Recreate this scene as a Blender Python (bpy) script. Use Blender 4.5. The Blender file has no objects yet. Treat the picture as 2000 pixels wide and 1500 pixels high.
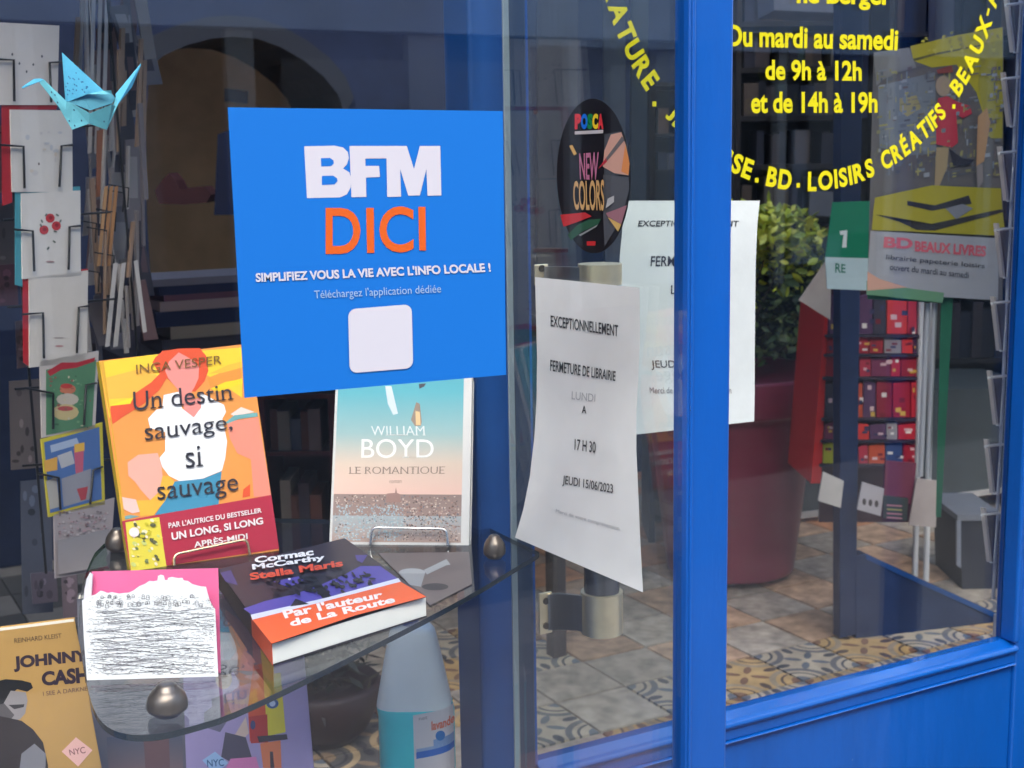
import bpy, bmesh, math, random
import numpy as np
from mathutils import Vector, Matrix
random.seed(7)
C = bpy.context.scene
col = C.collection
H = 1.42                      # eye height above the street, metres
# ---------------------------------------------------------------- camera
F = 2670.0                    # focal length in pixels of the 2000 px photograph
vx = np.array([4890, 528, -F]); vx /= np.linalg.norm(vx)
vd = np.array([300, -15750, -F]); vu = -vd/np.linalg.norm(vd)
vu -= vx*(vu@vx); vu /= np.linalg.norm(vu)
vy = np.cross(vu, vx)
R = np.stack([vx, vy, vu])    # world from camera; x along the shop front, y into the shop
O = np.array([0, 0, H])
cd = bpy.data.cameras.new('camera'); cam = bpy.data.objects.new('camera', cd); col.objects.link(cam)
m = Matrix([[*R[0], 0], [*R[1], 0], [*R[2], H], [0, 0, 0, 1]])
cam.matrix_world = m
cd.sensor_width = 36; cd.lens = F/2000*36; cd.clip_start = .02; cd.clip_end = 500
cd.dof.use_dof = True; cd.dof.focus_distance = 1.24; cd.dof.aperture_fstop = 17
C.camera = cam
# ---------------------------------------------------------------- light
w = bpy.data.worlds.new('World'); C.world = w; w.use_nodes = True
nt = w.node_tree
sky = nt.nodes.new('ShaderNodeTexSky'); sky.sky_type = 'NISHITA'; sky.sun_disc = False
SUN_EL, SUN_AZ = math.radians(36), math.radians(199)   # azimuth clockwise from +Y: behind the photographer
sky.sun_elevation = SUN_EL; sky.sun_rotation = SUN_AZ; sky.dust_density = 3; sky.air_density = .8
nt.links.new(sky.outputs[0], nt.nodes['Background'].inputs[0]); nt.nodes['Background'].inputs[1].default_value = .15
sl = bpy.data.lights.new('sun', 'SUN'); sl.energy = 1.5; sl.angle = math.radians(70); sl.color = (1, .96, .9)
so = bpy.data.objects.new('sun', sl); col.objects.link(so)
sd = Vector((math.sin(SUN_AZ)*math.cos(SUN_EL), math.cos(SUN_AZ)*math.cos(SUN_EL), math.sin(SUN_EL)))
so.rotation_euler = sd.to_track_quat('Z', 'Y').to_euler(); so.location = (0, -3, 8)
C.view_settings.view_transform = 'Standard'; C.view_settings.look = 'None'
C.view_settings.exposure = 2.5; C.view_settings.gamma = 1
C.view_settings.use_curve_mapping = False
# ---------------------------------------------------------------- maths helpers
def ray(px, py):
    return R @ (np.array([px-1000, -(py-750), -F])/F)
def proj(p):
    c = R.T @ (np.array(p)-O)
    return (1000+F*c[0]/-c[2], 750-F*c[1]/-c[2], -c[2])
class Plane:
    "a real plane in the place; P() finds the point on it seen along a sight line"
    def __init__(s, p0, n):
        s.p0 = np.array(p0, float); n = np.array(n, float); n /= np.linalg.norm(n)
        if n @ (O-s.p0) < 0: n = -n
        s.n = n
    def P(s, px, py, off=0):
        d = ray(px, py); p0 = s.p0+s.n*off
        return O+d*(((p0-O)@s.n)/(d@s.n))
def PY(y): return Plane((0, y, H), (0, -1, 0))
def PX(x): return Plane((x, 0, H), (-1, 0, 0))
def PZ(z): return Plane((0, 0, z), (0, 0, 1))
def azdir(az): a = math.radians(az); return np.array([math.sin(a), math.cos(a), 0])
def face(px, py, depth, az=118.9):
    p = O+ray(px, py)*depth
    return Plane(p, np.cross(azdir(az), (0, 0, 1)))
def lean_plane(bl, br, ang):
    e = br-bl; e[2] = 0; e = e/np.linalg.norm(e); back = np.array([-e[1], e[0], 0])
    l = np.array([0, 0, math.cos(math.radians(ang))])+back*math.sin(math.radians(ang))
    return Plane(bl, np.cross(e, l))
def lin(c):
    return [((x/255+.055)/1.055)**2.4 if x/255 > .04045 else x/255/12.92 for x in c[:3]]
def shade(c, k):
    return tuple(min(255, max(0, x*k)) for x in c)
def Z(s, ox, oy, pts): return [(ox+x/s, oy+y/s) for x, y in pts]
# ---------------------------------------------------------------- materials
MATS = {}
def mat(name, color=None, rough=.5, metal=0, spec=.5, noise=0, nscale=20, bump=0, bscale=60, attr=False, coat=0, trans=0, ior=1.45, stretch=None, dark=None):
    if name in MATS: return MATS[name]
    M = bpy.data.materials.new(name); M.use_nodes = True; n = M.node_tree.nodes; L = M.node_tree.links
    b = n['Principled BSDF']; b.inputs['Roughness'].default_value = rough; b.inputs['Metallic'].default_value = metal
    b.inputs['Specular IOR Level'].default_value = spec; b.inputs['Coat Weight'].default_value = coat
    b.inputs['Transmission Weight'].default_value = trans; b.inputs['IOR'].default_value = ior
    tc = n.new('ShaderNodeTexCoord'); mp = n.new('ShaderNodeMapping'); L.new(tc.outputs['Object'], mp.inputs[0])
    if stretch: mp.inputs['Scale'].default_value = stretch
    if attr:
        a = n.new('ShaderNodeAttribute'); a.attribute_name = 'Col'; src = a.outputs['Color']
    else:
        a = n.new('ShaderNodeRGB'); a.outputs[0].default_value = (*color, 1); src = a.outputs[0]
    if noise:
        t = n.new('ShaderNodeTexNoise'); t.inputs['Scale'].default_value = nscale; t.inputs['Detail'].default_value = 6
        t.inputs['Roughness'].default_value = .65
        L.new(mp.outputs[0], t.inputs['Vector'])
        r = n.new('ShaderNodeMapRange'); r.inputs[1].default_value = .3; r.inputs[2].default_value = .7
        r.inputs[3].default_value = 1-noise; r.inputs[4].default_value = 1+noise*.6
        L.new(t.outputs[0], r.inputs[0])
        v = n.new('ShaderNodeVectorMath'); v.operation = 'SCALE'; L.new(src, v.inputs[0]); L.new(r.outputs[0], v.inputs['Scale'])
        src = v.outputs[0]
    L.new(src, b.inputs['Base Color'])
    if bump:
        t = n.new('ShaderNodeTexNoise'); t.inputs['Scale'].default_value = bscale; t.inputs['Detail'].default_value = 5
        L.new(mp.outputs[0], t.inputs['Vector'])
        bp = n.new('ShaderNodeBump'); bp.inputs['Strength'].default_value = bump; bp.inputs['Distance'].default_value = .002
        L.new(t.outputs[0], bp.inputs['Height']); L.new(bp.outputs[0], b.inputs['Normal'])
    MATS[name] = M; return M
PRINT = mat('printed_card', attr=True, rough=.42, noise=.05, nscale=25)
INK = mat('printed_ink', attr=True, rough=.45)
MATT = mat('painted_matt', attr=True, rough=.65, noise=.14, nscale=9)
PAPER = mat('paper', attr=True, rough=.8, noise=.06, nscale=14, bump=.9, bscale=14)
BLUE = mat('blue_gloss_paint', (.001, .076, .34), rough=.36, coat=.25, noise=.16, nscale=7, bump=.7, bscale=55, stretch=(1, 1, .25))
DNAVY = mat('dark_navy_paint', (.008, .022, .070), rough=.5, noise=.2, nscale=6)
NAVY = mat('blue_paint_inside', (.005, .05, .19), rough=.4, noise=.18, nscale=6)
DARKWALL = mat('dark_blue_wall', (.020, .032, .085), rough=.8, noise=.3, nscale=3)
BLACK = mat('black_wire', (.012, .012, .014), rough=.4)
CHROME = mat('chrome', (.72, .70, .68), rough=.16, metal=1)
BRASS = mat('brass', (1, .84, .56), rough=.38, metal=.85, noise=.12, nscale=40)
GOLDWIRE = mat('gold_wire', (.85, .62, .38), rough=.25, metal=1)
STEEL = mat('white_wire', (.62, .62, .63), rough=.35, metal=.3)
def glass_mat(name, k, tint, ior=1.5, base=0):
    M = bpy.data.materials.new(name); M.use_nodes = True; n = M.node_tree.nodes; L = M.node_tree.links; n.clear()
    o = n.new('ShaderNodeOutputMaterial'); t = n.new('ShaderNodeBsdfTransparent'); g = n.new('ShaderNodeBsdfGlossy')
    t.inputs[0].default_value = (*tint, 1); g.inputs['Roughness'].default_value = 0
    f = n.new('ShaderNodeLayerWeight'); f.inputs[0].default_value = .5
    pw = n.new('ShaderNodeMath'); pw.operation = 'POWER'; pw.inputs[1].default_value = 5; L.new(f.outputs['Facing'], pw.inputs[0])
    mu = n.new('ShaderNodeMath'); mu.operation = 'MULTIPLY_ADD'; mu.inputs[1].default_value = .95; mu.inputs[2].default_value = .043*k; mu.use_clamp = True
    mx = n.new('ShaderNodeMixShader'); L.new(pw.outputs[0], mu.inputs[0])
    L.new(mu.outputs[0], mx.inputs[0])
    L.new(t.outputs[0], mx.inputs[1]); L.new(g.outputs[0], mx.inputs[2]); L.new(mx.outputs[0], o.inputs[0])
    MATS[name] = M; return M
def add_chips(M, scale=38, th=.735, colr=(.30, .38, .55), stretch=(1, 1, .5)):
    n = M.node_tree.nodes; L = M.node_tree.links; b = n['Principled BSDF']; src = b.inputs['Base Color'].links[0].from_socket
    tc = n.new('ShaderNodeTexCoord'); mp = n.new('ShaderNodeMapping'); mp.inputs['Scale'].default_value = stretch; L.new(tc.outputs['Object'], mp.inputs[0])
    t = n.new('ShaderNodeTexNoise'); t.inputs['Scale'].default_value = scale; t.inputs['Detail'].default_value = 5; L.new(mp.outputs[0], t.inputs['Vector'])
    r = n.new('ShaderNodeMapRange'); r.inputs[1].default_value = th-.03; r.inputs[2].default_value = th; L.new(t.outputs[0], r.inputs[0])
    x = n.new('ShaderNodeMix'); x.data_type = 'RGBA'; L.new(r.outputs[0], x.inputs[0]); L.new(src, x.inputs[6]); x.inputs[7].default_value = (*colr, 1)
    L.new(x.outputs[2], b.inputs['Base Color'])
add_chips(BLUE, 70, .775, (.10, .17, .36))
GLASS = glass_mat('window_glass', 1.2, (.97, .985, .98))
SHELFGLASS = glass_mat('smoked_shelf_glass', 1.8, (.80, .83, .86))
EDGE = mat('glass_edge', (.012, .022, .032), rough=.15, spec=.8)
# ---------------------------------------------------------------- mesh builder
class MB:
    def __init__(s): s.v = []; s.f = []; s.c = []; s.ft = []
    def face(s, pts, c=(200, 200, 200), cs=None, ft=0):
        i = len(s.v); s.v += [tuple(p) for p in pts]; s.f.append(tuple(range(i, i+len(pts)))); s.ft.append(ft)
        s.c += [lin(k) for k in cs] if cs else [lin(c)]*len(pts)
    def mesh(s, vs, fs, c, sm=0):
        i = len(s.v); s.v += [tuple(p) for p in vs]
        for f in fs:
            s.f.append(tuple(i+k for k in f)); s.ft.append(sm); s.c += [lin(c)]*len(f)
    def box(s, lo, hi, c=(200, 200, 200)):
        x0, y0, z0 = lo; x1, y1, z1 = hi
        vs = [(x0, y0, z0), (x1, y0, z0), (x1, y1, z0), (x0, y1, z0), (x0, y0, z1), (x1, y0, z1), (x1, y1, z1), (x0, y1, z1)]
        s.mesh(vs, [(0, 3, 2, 1), (4, 5, 6, 7), (0, 1, 5, 4), (1, 2, 6, 5), (2, 3, 7, 6), (3, 0, 4, 7)], c)
    def slab(s, q, push, c=(200, 200, 200), cb=None):
        "polygon q (front) pushed back by vector"
        q = [np.array(p) for p in q]; b = [p+np.array(push) for p in q]; n = len(q)
        s.mesh(q+b, [tuple(range(n)), tuple(range(2*n-1, n-1, -1))]+[(i, i+n, (i+1) % n+n, (i+1) % n) for i in range(n)], c)
    def tube(s, pts, r, c=(20, 20, 22), n=8, cap=True):
        pts = [np.array(p, float) for p in pts]; rs = r if isinstance(r, (list, tuple)) else [r]*len(pts)
        vs = []; prev = None
        for i, p in enumerate(pts):
            a = pts[max(0, i-1)]; b = pts[min(len(pts)-1, i+1)]; t = b-a; t /= (np.linalg.norm(t)+1e-9)
            if prev is None:
                u = np.cross(t, (0, 0, 1)) if abs(t[2]) < .9 else np.cross(t, (1, 0, 0))
            else: u = prev-t*(prev@t)
            u /= np.linalg.norm(u); prev = u; v = np.cross(t, u)
            for k in range(n):
                a_ = 2*math.pi*k/n; vs.append(p+rs[i]*(u*math.cos(a_)+v*math.sin(a_)))
        fs = []
        for i in range(len(pts)-1):
            for k in range(n): fs.append((i*n+k, i*n+(k+1) % n, (i+1)*n+(k+1) % n, (i+1)*n+k))
        s.mesh(vs, fs, c, 1)
        if cap:
            s.mesh(vs[:n], [tuple(range(n-1, -1, -1))], c); s.mesh(vs[-n:], [tuple(range(n))], c)
    def lathe(s, o, prof, c=(200, 200, 200), n=32, cap=True):
        vs = [(o[0]+r*math.cos(2*math.pi*k/n), o[1]+r*math.sin(2*math.pi*k/n), o[2]+z) for r, z in prof for k in range(n)]
        fs = [(i*n+k, i*n+(k+1) % n, (i+1)*n+(k+1) % n, (i+1)*n+k) for i in range(len(prof)-1) for k in range(n)]
        if cap: fs += [tuple(range(n-1, -1, -1)), tuple((len(prof)-1)*n+k for k in range(n))]
        s.mesh(vs, fs, c, 1)
    def build(s, name, material, parent=None, bevel=0):
        me = bpy.data.meshes.new(name)
        off = np.array(parent.get('_o', (0, 0, 0))) if parent is not None else np.zeros(3)
        me.from_pydata([tuple(np.array(p)-off) for p in s.v], [], s.f)
        ca = me.color_attributes.new('Col', 'FLOAT_COLOR', 'CORNER')
        ca.data.foreach_set('color', [x for k in s.c for x in (*k, 1.0)])
        me.polygons.foreach_set('use_smooth', [bool(k) for k in s.ft])
        me.materials.append(material)
        me.update()
        o = bpy.data.objects.new(name, me); col.objects.link(o)
        if parent is not None: o.parent = parent; o['_o'] = tuple(float(x) for x in off)
        if bevel:
            bv = o.modifiers.new('bevel', 'BEVEL'); bv.width = bevel; bv.segments = 2; bv.limit_method = 'ANGLE'
        return o
UN = 'zeroth first second third fourth fifth sixth seventh eighth ninth tenth eleventh twelfth thirteenth fourteenth fifteenth sixteenth seventeenth eighteenth nineteenth twentieth'.split()
TENS = {2: 'twenty', 3: 'thirty', 4: 'forty', 5: 'fifty', 6: 'sixty'}
def ordn(k):
    if k <= 20: return UN[k]
    return TENS[k//10]+('-'+UN[k % 10] if k % 10 else 'th') if k % 10 else TENS[k//10][:-1]+'ieth'
def cname(c):
    r, g, b = c; m_, l_ = max(c), min(c); v = 'dark ' if m_ < 70 else ('pale ' if l_ > 125 else '')
    if m_-l_ < 14: return v+('grey' if m_ > 55 else 'charcoal')
    if r >= g and r >= b:
        if b > g+6: return v+'mauve'
        if g < r*.55: return v+'red'
        return v+'brown'
    if b >= r and b >= g: return v+'blue'
    return v+'green'
def thing(name, label, cat, loc=(0, 0, 0), group=None):
    o = bpy.data.objects.new(name, None); col.objects.link(o); o.location = [float(x) for x in loc]
    o.empty_display_size = .05
    o['_o'] = tuple(float(x) for x in loc); o['label'] = label; o['category'] = cat
    if group: o['group'] = group
    return o
def tag(o, label, cat, group=None, kind=None):
    o['label'] = label; o['category'] = cat
    if group: o['group'] = group
    if kind: o['kind'] = kind
    return o
def struct(o, label=None):
    o['kind'] = 'structure'
    if label: o['label'] = label
    return o
# ---------------------------------------------------------------- lettering
FONT_CACHE = {}
def glyphs(s, bold=0., serif=False):
    "mesh of a line of text, normalised to 0..1 in both directions (v down)"
    k = (s, bold, serif)
    if k in FONT_CACHE: return FONT_CACHE[k]
    cu = bpy.data.curves.new('t', 'FONT'); cu.body = s; cu.size = 1; cu.resolution_u = 5
    if not serif: cu.offset = bold
    ob = bpy.data.objects.new('t', cu); col.objects.link(ob)
    dg = bpy.context.evaluated_depsgraph_get()
    extra = []
    if serif:
        # widen, thin the outline (so only the level strokes lose weight), then narrow again
        K = 4.0
        c2 = ob.to_curve(dg, apply_modifiers=False).copy()
        for sp in c2.splines:
            old = [(bp.co.copy(), bp.handle_left.copy(), bp.handle_right.copy()) for bp in sp.bezier_points]
            for bp in sp.bezier_points: bp.handle_left_type = bp.handle_right_type = 'FREE'
            for bp, (c_, l_, r_) in zip(sp.bezier_points, old):
                bp.co = (c_.x*K, c_.y, 0); bp.handle_left = (l_.x*K, l_.y, 0); bp.handle_right = (r_.x*K, r_.y, 0)
        ob.to_curve_clear()
        c2.dimensions = '2D'; c2.fill_mode = 'FRONT'; c2.offset = -.02+bold*.3
        o2 = bpy.data.objects.new('t2', c2); col.objects.link(o2)
        bpy.context.view_layer.update(); dg = bpy.context.evaluated_depsgraph_get()
        me = o2.evaluated_get(dg).to_mesh()
        V = [(v.co.x/K, v.co.y) for v in me.vertices]; P = [tuple(p.vertices) for p in me.polygons]
        for e in me.edges:
            a, b = V[e.vertices[0]], V[e.vertices[1]]
            if abs(a[1]-b[1]) < .0008 and .06 < abs(a[0]-b[0]) < .125:
                y = a[1]
                if not any(abs(y-t) < .035 for t in (0, .45, .682, -.2)): continue
                d = .042 if y < .1 else -.042
                x0, x1 = min(a[0], b[0])-.065, max(a[0], b[0])+.065
                extra.append([(x0, y), (x1, y), (x1, y+d), (x0, y+d)])
        o2.evaluated_get(dg).to_mesh_clear(); bpy.data.objects.remove(o2)
    else:
        me = ob.evaluated_get(dg).to_mesh()
        V = [(v.co.x, v.co.y) for v in me.vertices]; P = [tuple(p.vertices) for p in me.polygons]
        ob.evaluated_get(dg).to_mesh_clear()
    bpy.data.objects.remove(ob)
    for q in extra:
        i = len(V); V += q; P.append((i, i+1, i+2, i+3))
    V = np.array(V) if V else np.zeros((1, 2))
    lo, hi = V.min(0), V.max(0); sz = hi-lo+1e-9
    N = (V-lo)/sz; N[:, 1] = 1-N[:, 1]
    FONT_CACHE[k] = (N, P, sz); return FONT_CACHE[k]
def bil(q, u, v):
    return ((1-u)*(1-v)*q[0][0]+u*(1-v)*q[1][0]+u*v*q[2][0]+(1-u)*v*q[3][0],
            (1-u)*(1-v)*q[0][1]+u*(1-v)*q[1][1]+u*v*q[2][1]+(1-u)*v*q[3][1])
class Art:
    "flat print laid on a plane: shapes traced on that plane, stacked a fraction of a millimetre apart"
    def __init__(s, plane, z0=.0002, step=.000025):
        s.pl = plane; s.k = z0; s.step = step; s.mb = MB(); s.z0 = z0
    def nxt(s): s.k += s.step; return s.k
    def poly(s, pts, c, cs=None, off=None):
        o = s.nxt() if off is None else off
        s.mb.face([s.pl.P(x, y, o) for x, y in pts], c, cs)
    def rect(s, q, c0, c1=None, n=1):
        "quad TL,TR,BR,BL, optional vertical gradient"
        if c1 is None: s.poly(q, c0)
        else: s.poly(q, c0, cs=[c0, c0, c1, c1])
    def blob(s, cx, cy, rx, ry, c, n=22, rot=0):
        cr, sr = math.cos(rot), math.sin(rot)
        s.poly([(cx+rx*math.cos(a)*cr-ry*math.sin(a)*sr, cy+rx*math.cos(a)*sr+ry*math.sin(a)*cr) for a in [2*math.pi*k/n for k in range(n)]], c)
    def text(s, t, q, c, bold=0., serif=False, mb=None, off=None):
        N, P, sz = glyphs(t, bold, serif); o = s.nxt() if off is None else off
        vs = [s.pl.P(*bil(q, u, v), o) for u, v in N]
        (mb or s.mb).mesh(vs, P, c)
    def build(s, name, parent, material=None): return s.mb.build(name, material or INK, parent)
def Q(x0, y0, x1, y1): return [(x0, y0), (x1, y0), (x1, y1), (x0, y1)]

FY, SX, DY = .98, .728, 1.42      # front pane, side pane, door
SH = H-.43                        # top of the glass shelf
FL = .10                          # shop floor (one step above the street)
# ================================================================ SETTING
mb = MB(); mb.face([(-60, -60, 0), (60, -60, 0), (60, 1.3, 0), (-60, 1.3, 0)], (150, 148, 144))
struct(mb.build('street', mat('asphalt', (.10, .10, .10), rough=.9, noise=.3, nscale=3)))
mb = MB(); mb.box((-20, -1.6, .004), (20, 1.0, .06))
struct(mb.build('pavement', mat('pavement_stone', (.27, .25, .24), rough=.8, noise=.25, nscale=4)))
mb = MB(); mb.box((.70, 1.0, .06), (1.80, 1.46, .098))
struct(mb.build('doorstep', mat('stone_step', (.3, .28, .26), rough=.8, noise=.25, nscale=8)))
# building across the street, mirrored in the panes
t = thing('building', 'pale building across the street seen only as a reflection in the window', 'building', (0, -8.5, 0))
mb = MB(); mb.box((-30, -9.5, 2.42), (40, -8.5, 10)); mb.build('upper_wall', mat('pale_render', (.60, .66, .74), rough=.9, noise=.15, nscale=1.5), t)
mb = MB(); mb.box((-30, -9.4, 0), (40, -8.7, 2.42)); mb.build('shop_wall', mat('dark_shopfront', (.05, .046, .05), rough=.6, noise=.3, nscale=.8), t)
WINM = mat('dark_panes', (.03, .035, .045), rough=.1)
for k in range(-8, 12):
    for z in (3.4, 6.6):
        mb = MB(); x = k*2.7; mb.box((x, -8.497, z), (x+1.1, -8.46, z+1.9)); mb.build('window', WINM, t)
for k in range(-6, 16):
    x = k*1.55+.25; mb = MB(); mb.box((x, -8.69, 0), (x+random.choice((.12, .22, .35)), -8.58, 2.41)); mb.build('pilaster', mat('pale_pilaster', (.55, .52, .48), rough=.8, noise=.2, nscale=2), t)
for k in range(-3, 8):
    x = k*2.9+1.1; mb = MB(); mb.box((x, -8.69, .2), (x+.7, -8.62, random.uniform(1.1, 2.0))); mb.build('door_panel', mat('pale_door_%d' % (k % 3), ((.40, .42, .46), (.30, .12, .08), (.14, .22, .34))[k % 3], rough=.6, noise=.3, nscale=1.5), t)
for k in range(-6, 10):
    mb = MB(); x = k*3.1+.7; mb.box((x, -8.69, .5), (x+2.1, -8.6, 2.2)); mb.build('shop_window', mat('grey_shop_glass', (.16, .15, .15), rough=.25), t)  # one even grey on the shop window panes
# shop shell
mb = MB(); mb.box((-3.2, 6.4, FL), (7, 6.6, 3.0)); mb.build('x', DARKWALL); bpy.data.objects.remove(bpy.data.objects['x'])
def wall(name, lo, hi, m_):
    b = MB(); b.box(lo, hi); return struct(b.build(name, m_))
ADDED_SKL = [(-.4, 1.35, 3.8, 4.3), (-.9, 4.95, 2.9, 5.28)]   # two added ceiling openings, unseen, put in to let daylight down
cw = MB(); mat('ceiling_white', (.75, .75, .74), rough=.9, noise=.1)
for lo, hi in (((-3.2, 1.0, 2.9), (7, 1.35, 3.0)), ((-3.2, 1.35, 2.9), (-.4, 4.3, 3.0)), ((3.8, 1.35, 2.9), (7, 4.3, 3.0)), ((-3.2, 4.3, 2.9), (7, 4.95, 3.0)),
               ((-3.2, 4.95, 2.9), (-.9, 5.28, 3.0)), ((2.9, 4.95, 2.9), (7, 5.28, 3.0)), ((-3.2, 5.28, 2.9), (7, 6.6, 3.0))): cw.box(lo, hi)
cw = struct(cw.build('ceiling', MATS['ceiling_white']))
for x0, y0, x1, y1 in ADDED_SKL:
    b = MB(); b.box((x0, y0, 2.96), (x1, y1, 2.966)); b.build('added_roof_light_pane', GLASS, cw)  # glazing of the added, unseen ceiling openings
wall('left_wall', (-3.3, .99, FL), (-3.2, 6.6, 3.0), mat('cream_wall', (.62, .58, .52), rough=.9, noise=.1))
wall('right_wall', (7, .99, FL), (7.1, 6.6, 3.0), MATS['cream_wall'])
wall('rear_wall', (-3.2, 6.5, FL), (7, 6.6, 3.0), mat('brown_wall', (.07, .055, .045), rough=.9, noise=.3))
# arched opening in a dark partition wall
AY = 4.6
pa = PY(AY)
arch_px = [(300, 700), (287, 420), (285, 230), (292, 130), (320, 108), (365, 88), (410, 76), (450, 72), (500, 76), (545, 92), (590, 118), (630, 150), (658, 185), (672, 225), (676, 300), (676, 420), (676, 700)]
A = [pa.P(*p) for p in arch_px]
A[0][2] = FL+.01; A[-1][2] = FL+.01
mb = MB()
xl, xr, zt = -3.2, A[-1][0]+2.0, 2.9
for i in range(len(A)-1):
    a, b = A[i], A[i+1]
    if i in (0, 1, 2): mb.face([(xl, AY, a[2]), a, b, (xl, AY, b[2])])
    elif i >= len(A)-4: mb.face([a, (xr, AY, a[2]), (xr, AY, b[2]), b])
    else: mb.face([a, b, (b[0], AY, zt), (a[0], AY, zt)])
mb.face([(xl, AY, A[3][2]), A[3], (A[3][0], AY, zt), (xl, AY, zt)])
j = len(A)-4
mb.face([A[j], (xr, AY, A[j][2]), (xr, AY, zt), (A[j][0], AY, zt)])
mb.face([(xr, AY, FL), (xr, AY+.3, FL), (xr, AY+.3, zt), (xr, AY, zt)])
aw = struct(mb.build('arch_wall', DARKWALL))
mb = MB()
for i in range(len(A)-1):
    a, b = A[i], A[i+1]; mb.face([a, b, b+np.array([0, .5, 0]), a+np.array([0, .5, 0])])
mb.build('arch_reveal', mat('arch_plaster', (.05, .05, .06), rough=.8, noise=.2), aw)
mb = MB()
for i in range(3, len(A)-4):
    a, b = A[i]-np.array([0, .012, 0]), A[i+1]-np.array([0, .012, 0])
    c_ = np.array([A[8][0], AY, A[8][2]-.8]); ea = (a-c_)/np.linalg.norm(a-c_)*.07; eb = (b-c_)/np.linalg.norm(b-c_)*.07
    ea[1] = eb[1] = 0
    mb.slab([a, b, b+eb, a+ea], (0, .011, 0))
mb.build('arch_moulding', mat('arch_trim', (.035, .038, .055), rough=.6), aw)
mb = MB(); mb.box((-1.2, 5.3, FL), (3.2, 5.35, 2.9))
struct(mb.build('alcove_wall', mat('ochre_plaster', (.85, .52, .26), rough=.9, noise=.35, nscale=1.6)))
# ------------------------------------------------ tiled floor
mb = MB(); mb.box((-3.2, 1.0, FL-.05), (7, 6.6, FL)); floor = struct(mb.build('floor', mat('grout', (.045, .04, .038), rough=.9)))
def tile_mat(name, bg, ring, leaf, dark, wear=.25):
    M = bpy.data.materials.new(name); M.use_nodes = True; n = M.node_tree.nodes; L = M.node_tree.links; b = n['Principled BSDF']
    tc = n.new('ShaderNodeTexCoord'); sx = n.new('ShaderNodeSeparateXYZ'); L.new(tc.outputs['Object'], sx.inputs[0])
    def MT(op, a, b_=None, c=None):
        q = n.new('ShaderNodeMath'); q.operation = op
        for i, x in enumerate((a, b_, c)):
            if x is None: continue
            if isinstance(x, (int, float)): q.inputs[i].default_value = x
            else: L.new(x, q.inputs[i])
        return q.outputs[0]
    # object coords are metres from the tile's centre; tile half-width .1
    X, Y = sx.outputs[0], sx.outputs[1]
    ax, ay = MT('ABSOLUTE', X), MT('ABSOLUTE', Y)
    # quarter rings round each corner
    dx, dy = MT('SUBTRACT', .1, ax), MT('SUBTRACT', .1, ay)
    rc = MT('SQRT', MT('ADD', MT('MULTIPLY', dx, dx), MT('MULTIPLY', dy, dy)))
    ringm = MT('LESS_THAN', MT('ABSOLUTE', MT('SUBTRACT', rc, .074)), .008)
    ring2 = MT('LESS_THAN', MT('ABSOLUTE', MT('SUBTRACT', rc, .051)), .0035)
    # four petals round the middle
    d1 = MT('MULTIPLY', MT('ADD', ax, ay), .707); d2 = MT('MULTIPLY', MT('SUBTRACT', ax, ay), .707)
    pet = MT('LESS_THAN', MT('ADD', MT('POWER', MT('DIVIDE', MT('SUBTRACT', d1, .036), .024), 2), MT('POWER', MT('DIVIDE', d2, .010), 2)), 1)
    e1 = MT('SUBTRACT', MT('MAXIMUM', ax, ay), .078); mn = MT('MINIMUM', ax, ay)
    pet2 = MT('LESS_THAN', MT('ADD', MT('POWER', MT('DIVIDE', e1, .020), 2), MT('POWER', MT('DIVIDE', mn, .011), 2)), 1)
    corner = MT('LESS_THAN', rc, .028)
    def mix(fac, a, b_):
        q = n.new('ShaderNodeMix'); q.data_type = 'RGBA'; L.new(fac, q.inputs[0])
        for i, x in ((6, a), (7, b_)):
            if isinstance(x, tuple): q.inputs[i].default_value = (*x, 1)
            else: L.new(x, q.inputs[i])
        return q.outputs[2]
    c = mix(ringm, bg, ring); c = mix(ring2, c, dark); c = mix(pet, c, leaf); c = mix(pet2, c, dark); c = mix(corner, c, leaf)
    oi = n.new('ShaderNodeObjectInfo')
    ns = n.new('ShaderNodeTexNoise'); ns.inputs['Scale'].default_value = 22; ns.inputs['Detail'].default_value = 6
    va = n.new('ShaderNodeVectorMath'); va.operation = 'ADD'; L.new(tc.outputs['Object'], va.inputs[0]); L.new(oi.outputs['Location'], va.inputs[1]); L.new(va.outputs[0], ns.inputs['Vector'])
    rr = n.new('ShaderNodeMapRange'); rr.inputs[1].default_value = .3; rr.inputs[2].default_value = .7; rr.inputs[3].default_value = 1-wear; rr.inputs[4].default_value = 1+wear*.5
    L.new(ns.outputs[0], rr.inputs[0])
    rn = MT('ADD', MT('MULTIPLY', oi.outputs['Random'], .3), .85)
    sc = n.new('ShaderNodeVectorMath'); sc.operation = 'SCALE'; L.new(c, sc.inputs[0]); L.new(MT('MULTIPLY', rr.outputs[0], rn), sc.inputs['Scale'])
    L.new(sc.outputs[0], b.inputs['Base Color']); b.inputs['Roughness'].default_value = .45
    return M
def plain_tile(name, c, wear=.3):
    M = tile_mat(name, c, c, c, c, wear); return M
TM = {'cream': tile_mat('cream_flower_tile', (.46, .38, .28), (.13, .13, .14), (.12, .14, .17), (.05, .055, .07)),
      'ochre': tile_mat('ochre_flower_tile', (.48, .31, .13), (.32, .25, .17), (.20, .10, .06), (.09, .06, .05)),
      'dark': tile_mat('dark_flower_tile', (.10, .09, .085), (.42, .30, .17), (.30, .20, .12), (.04, .04, .05)),
      'grey': plain_tile('grey_tile', (.38, .32, .26), .5),
      'beige': plain_tile('beige_tile', (.48, .31, .20), .5),
      'terra': plain_tile('terracotta_tile', (.50, .22, .10), .4)}
TME = {}
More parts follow.
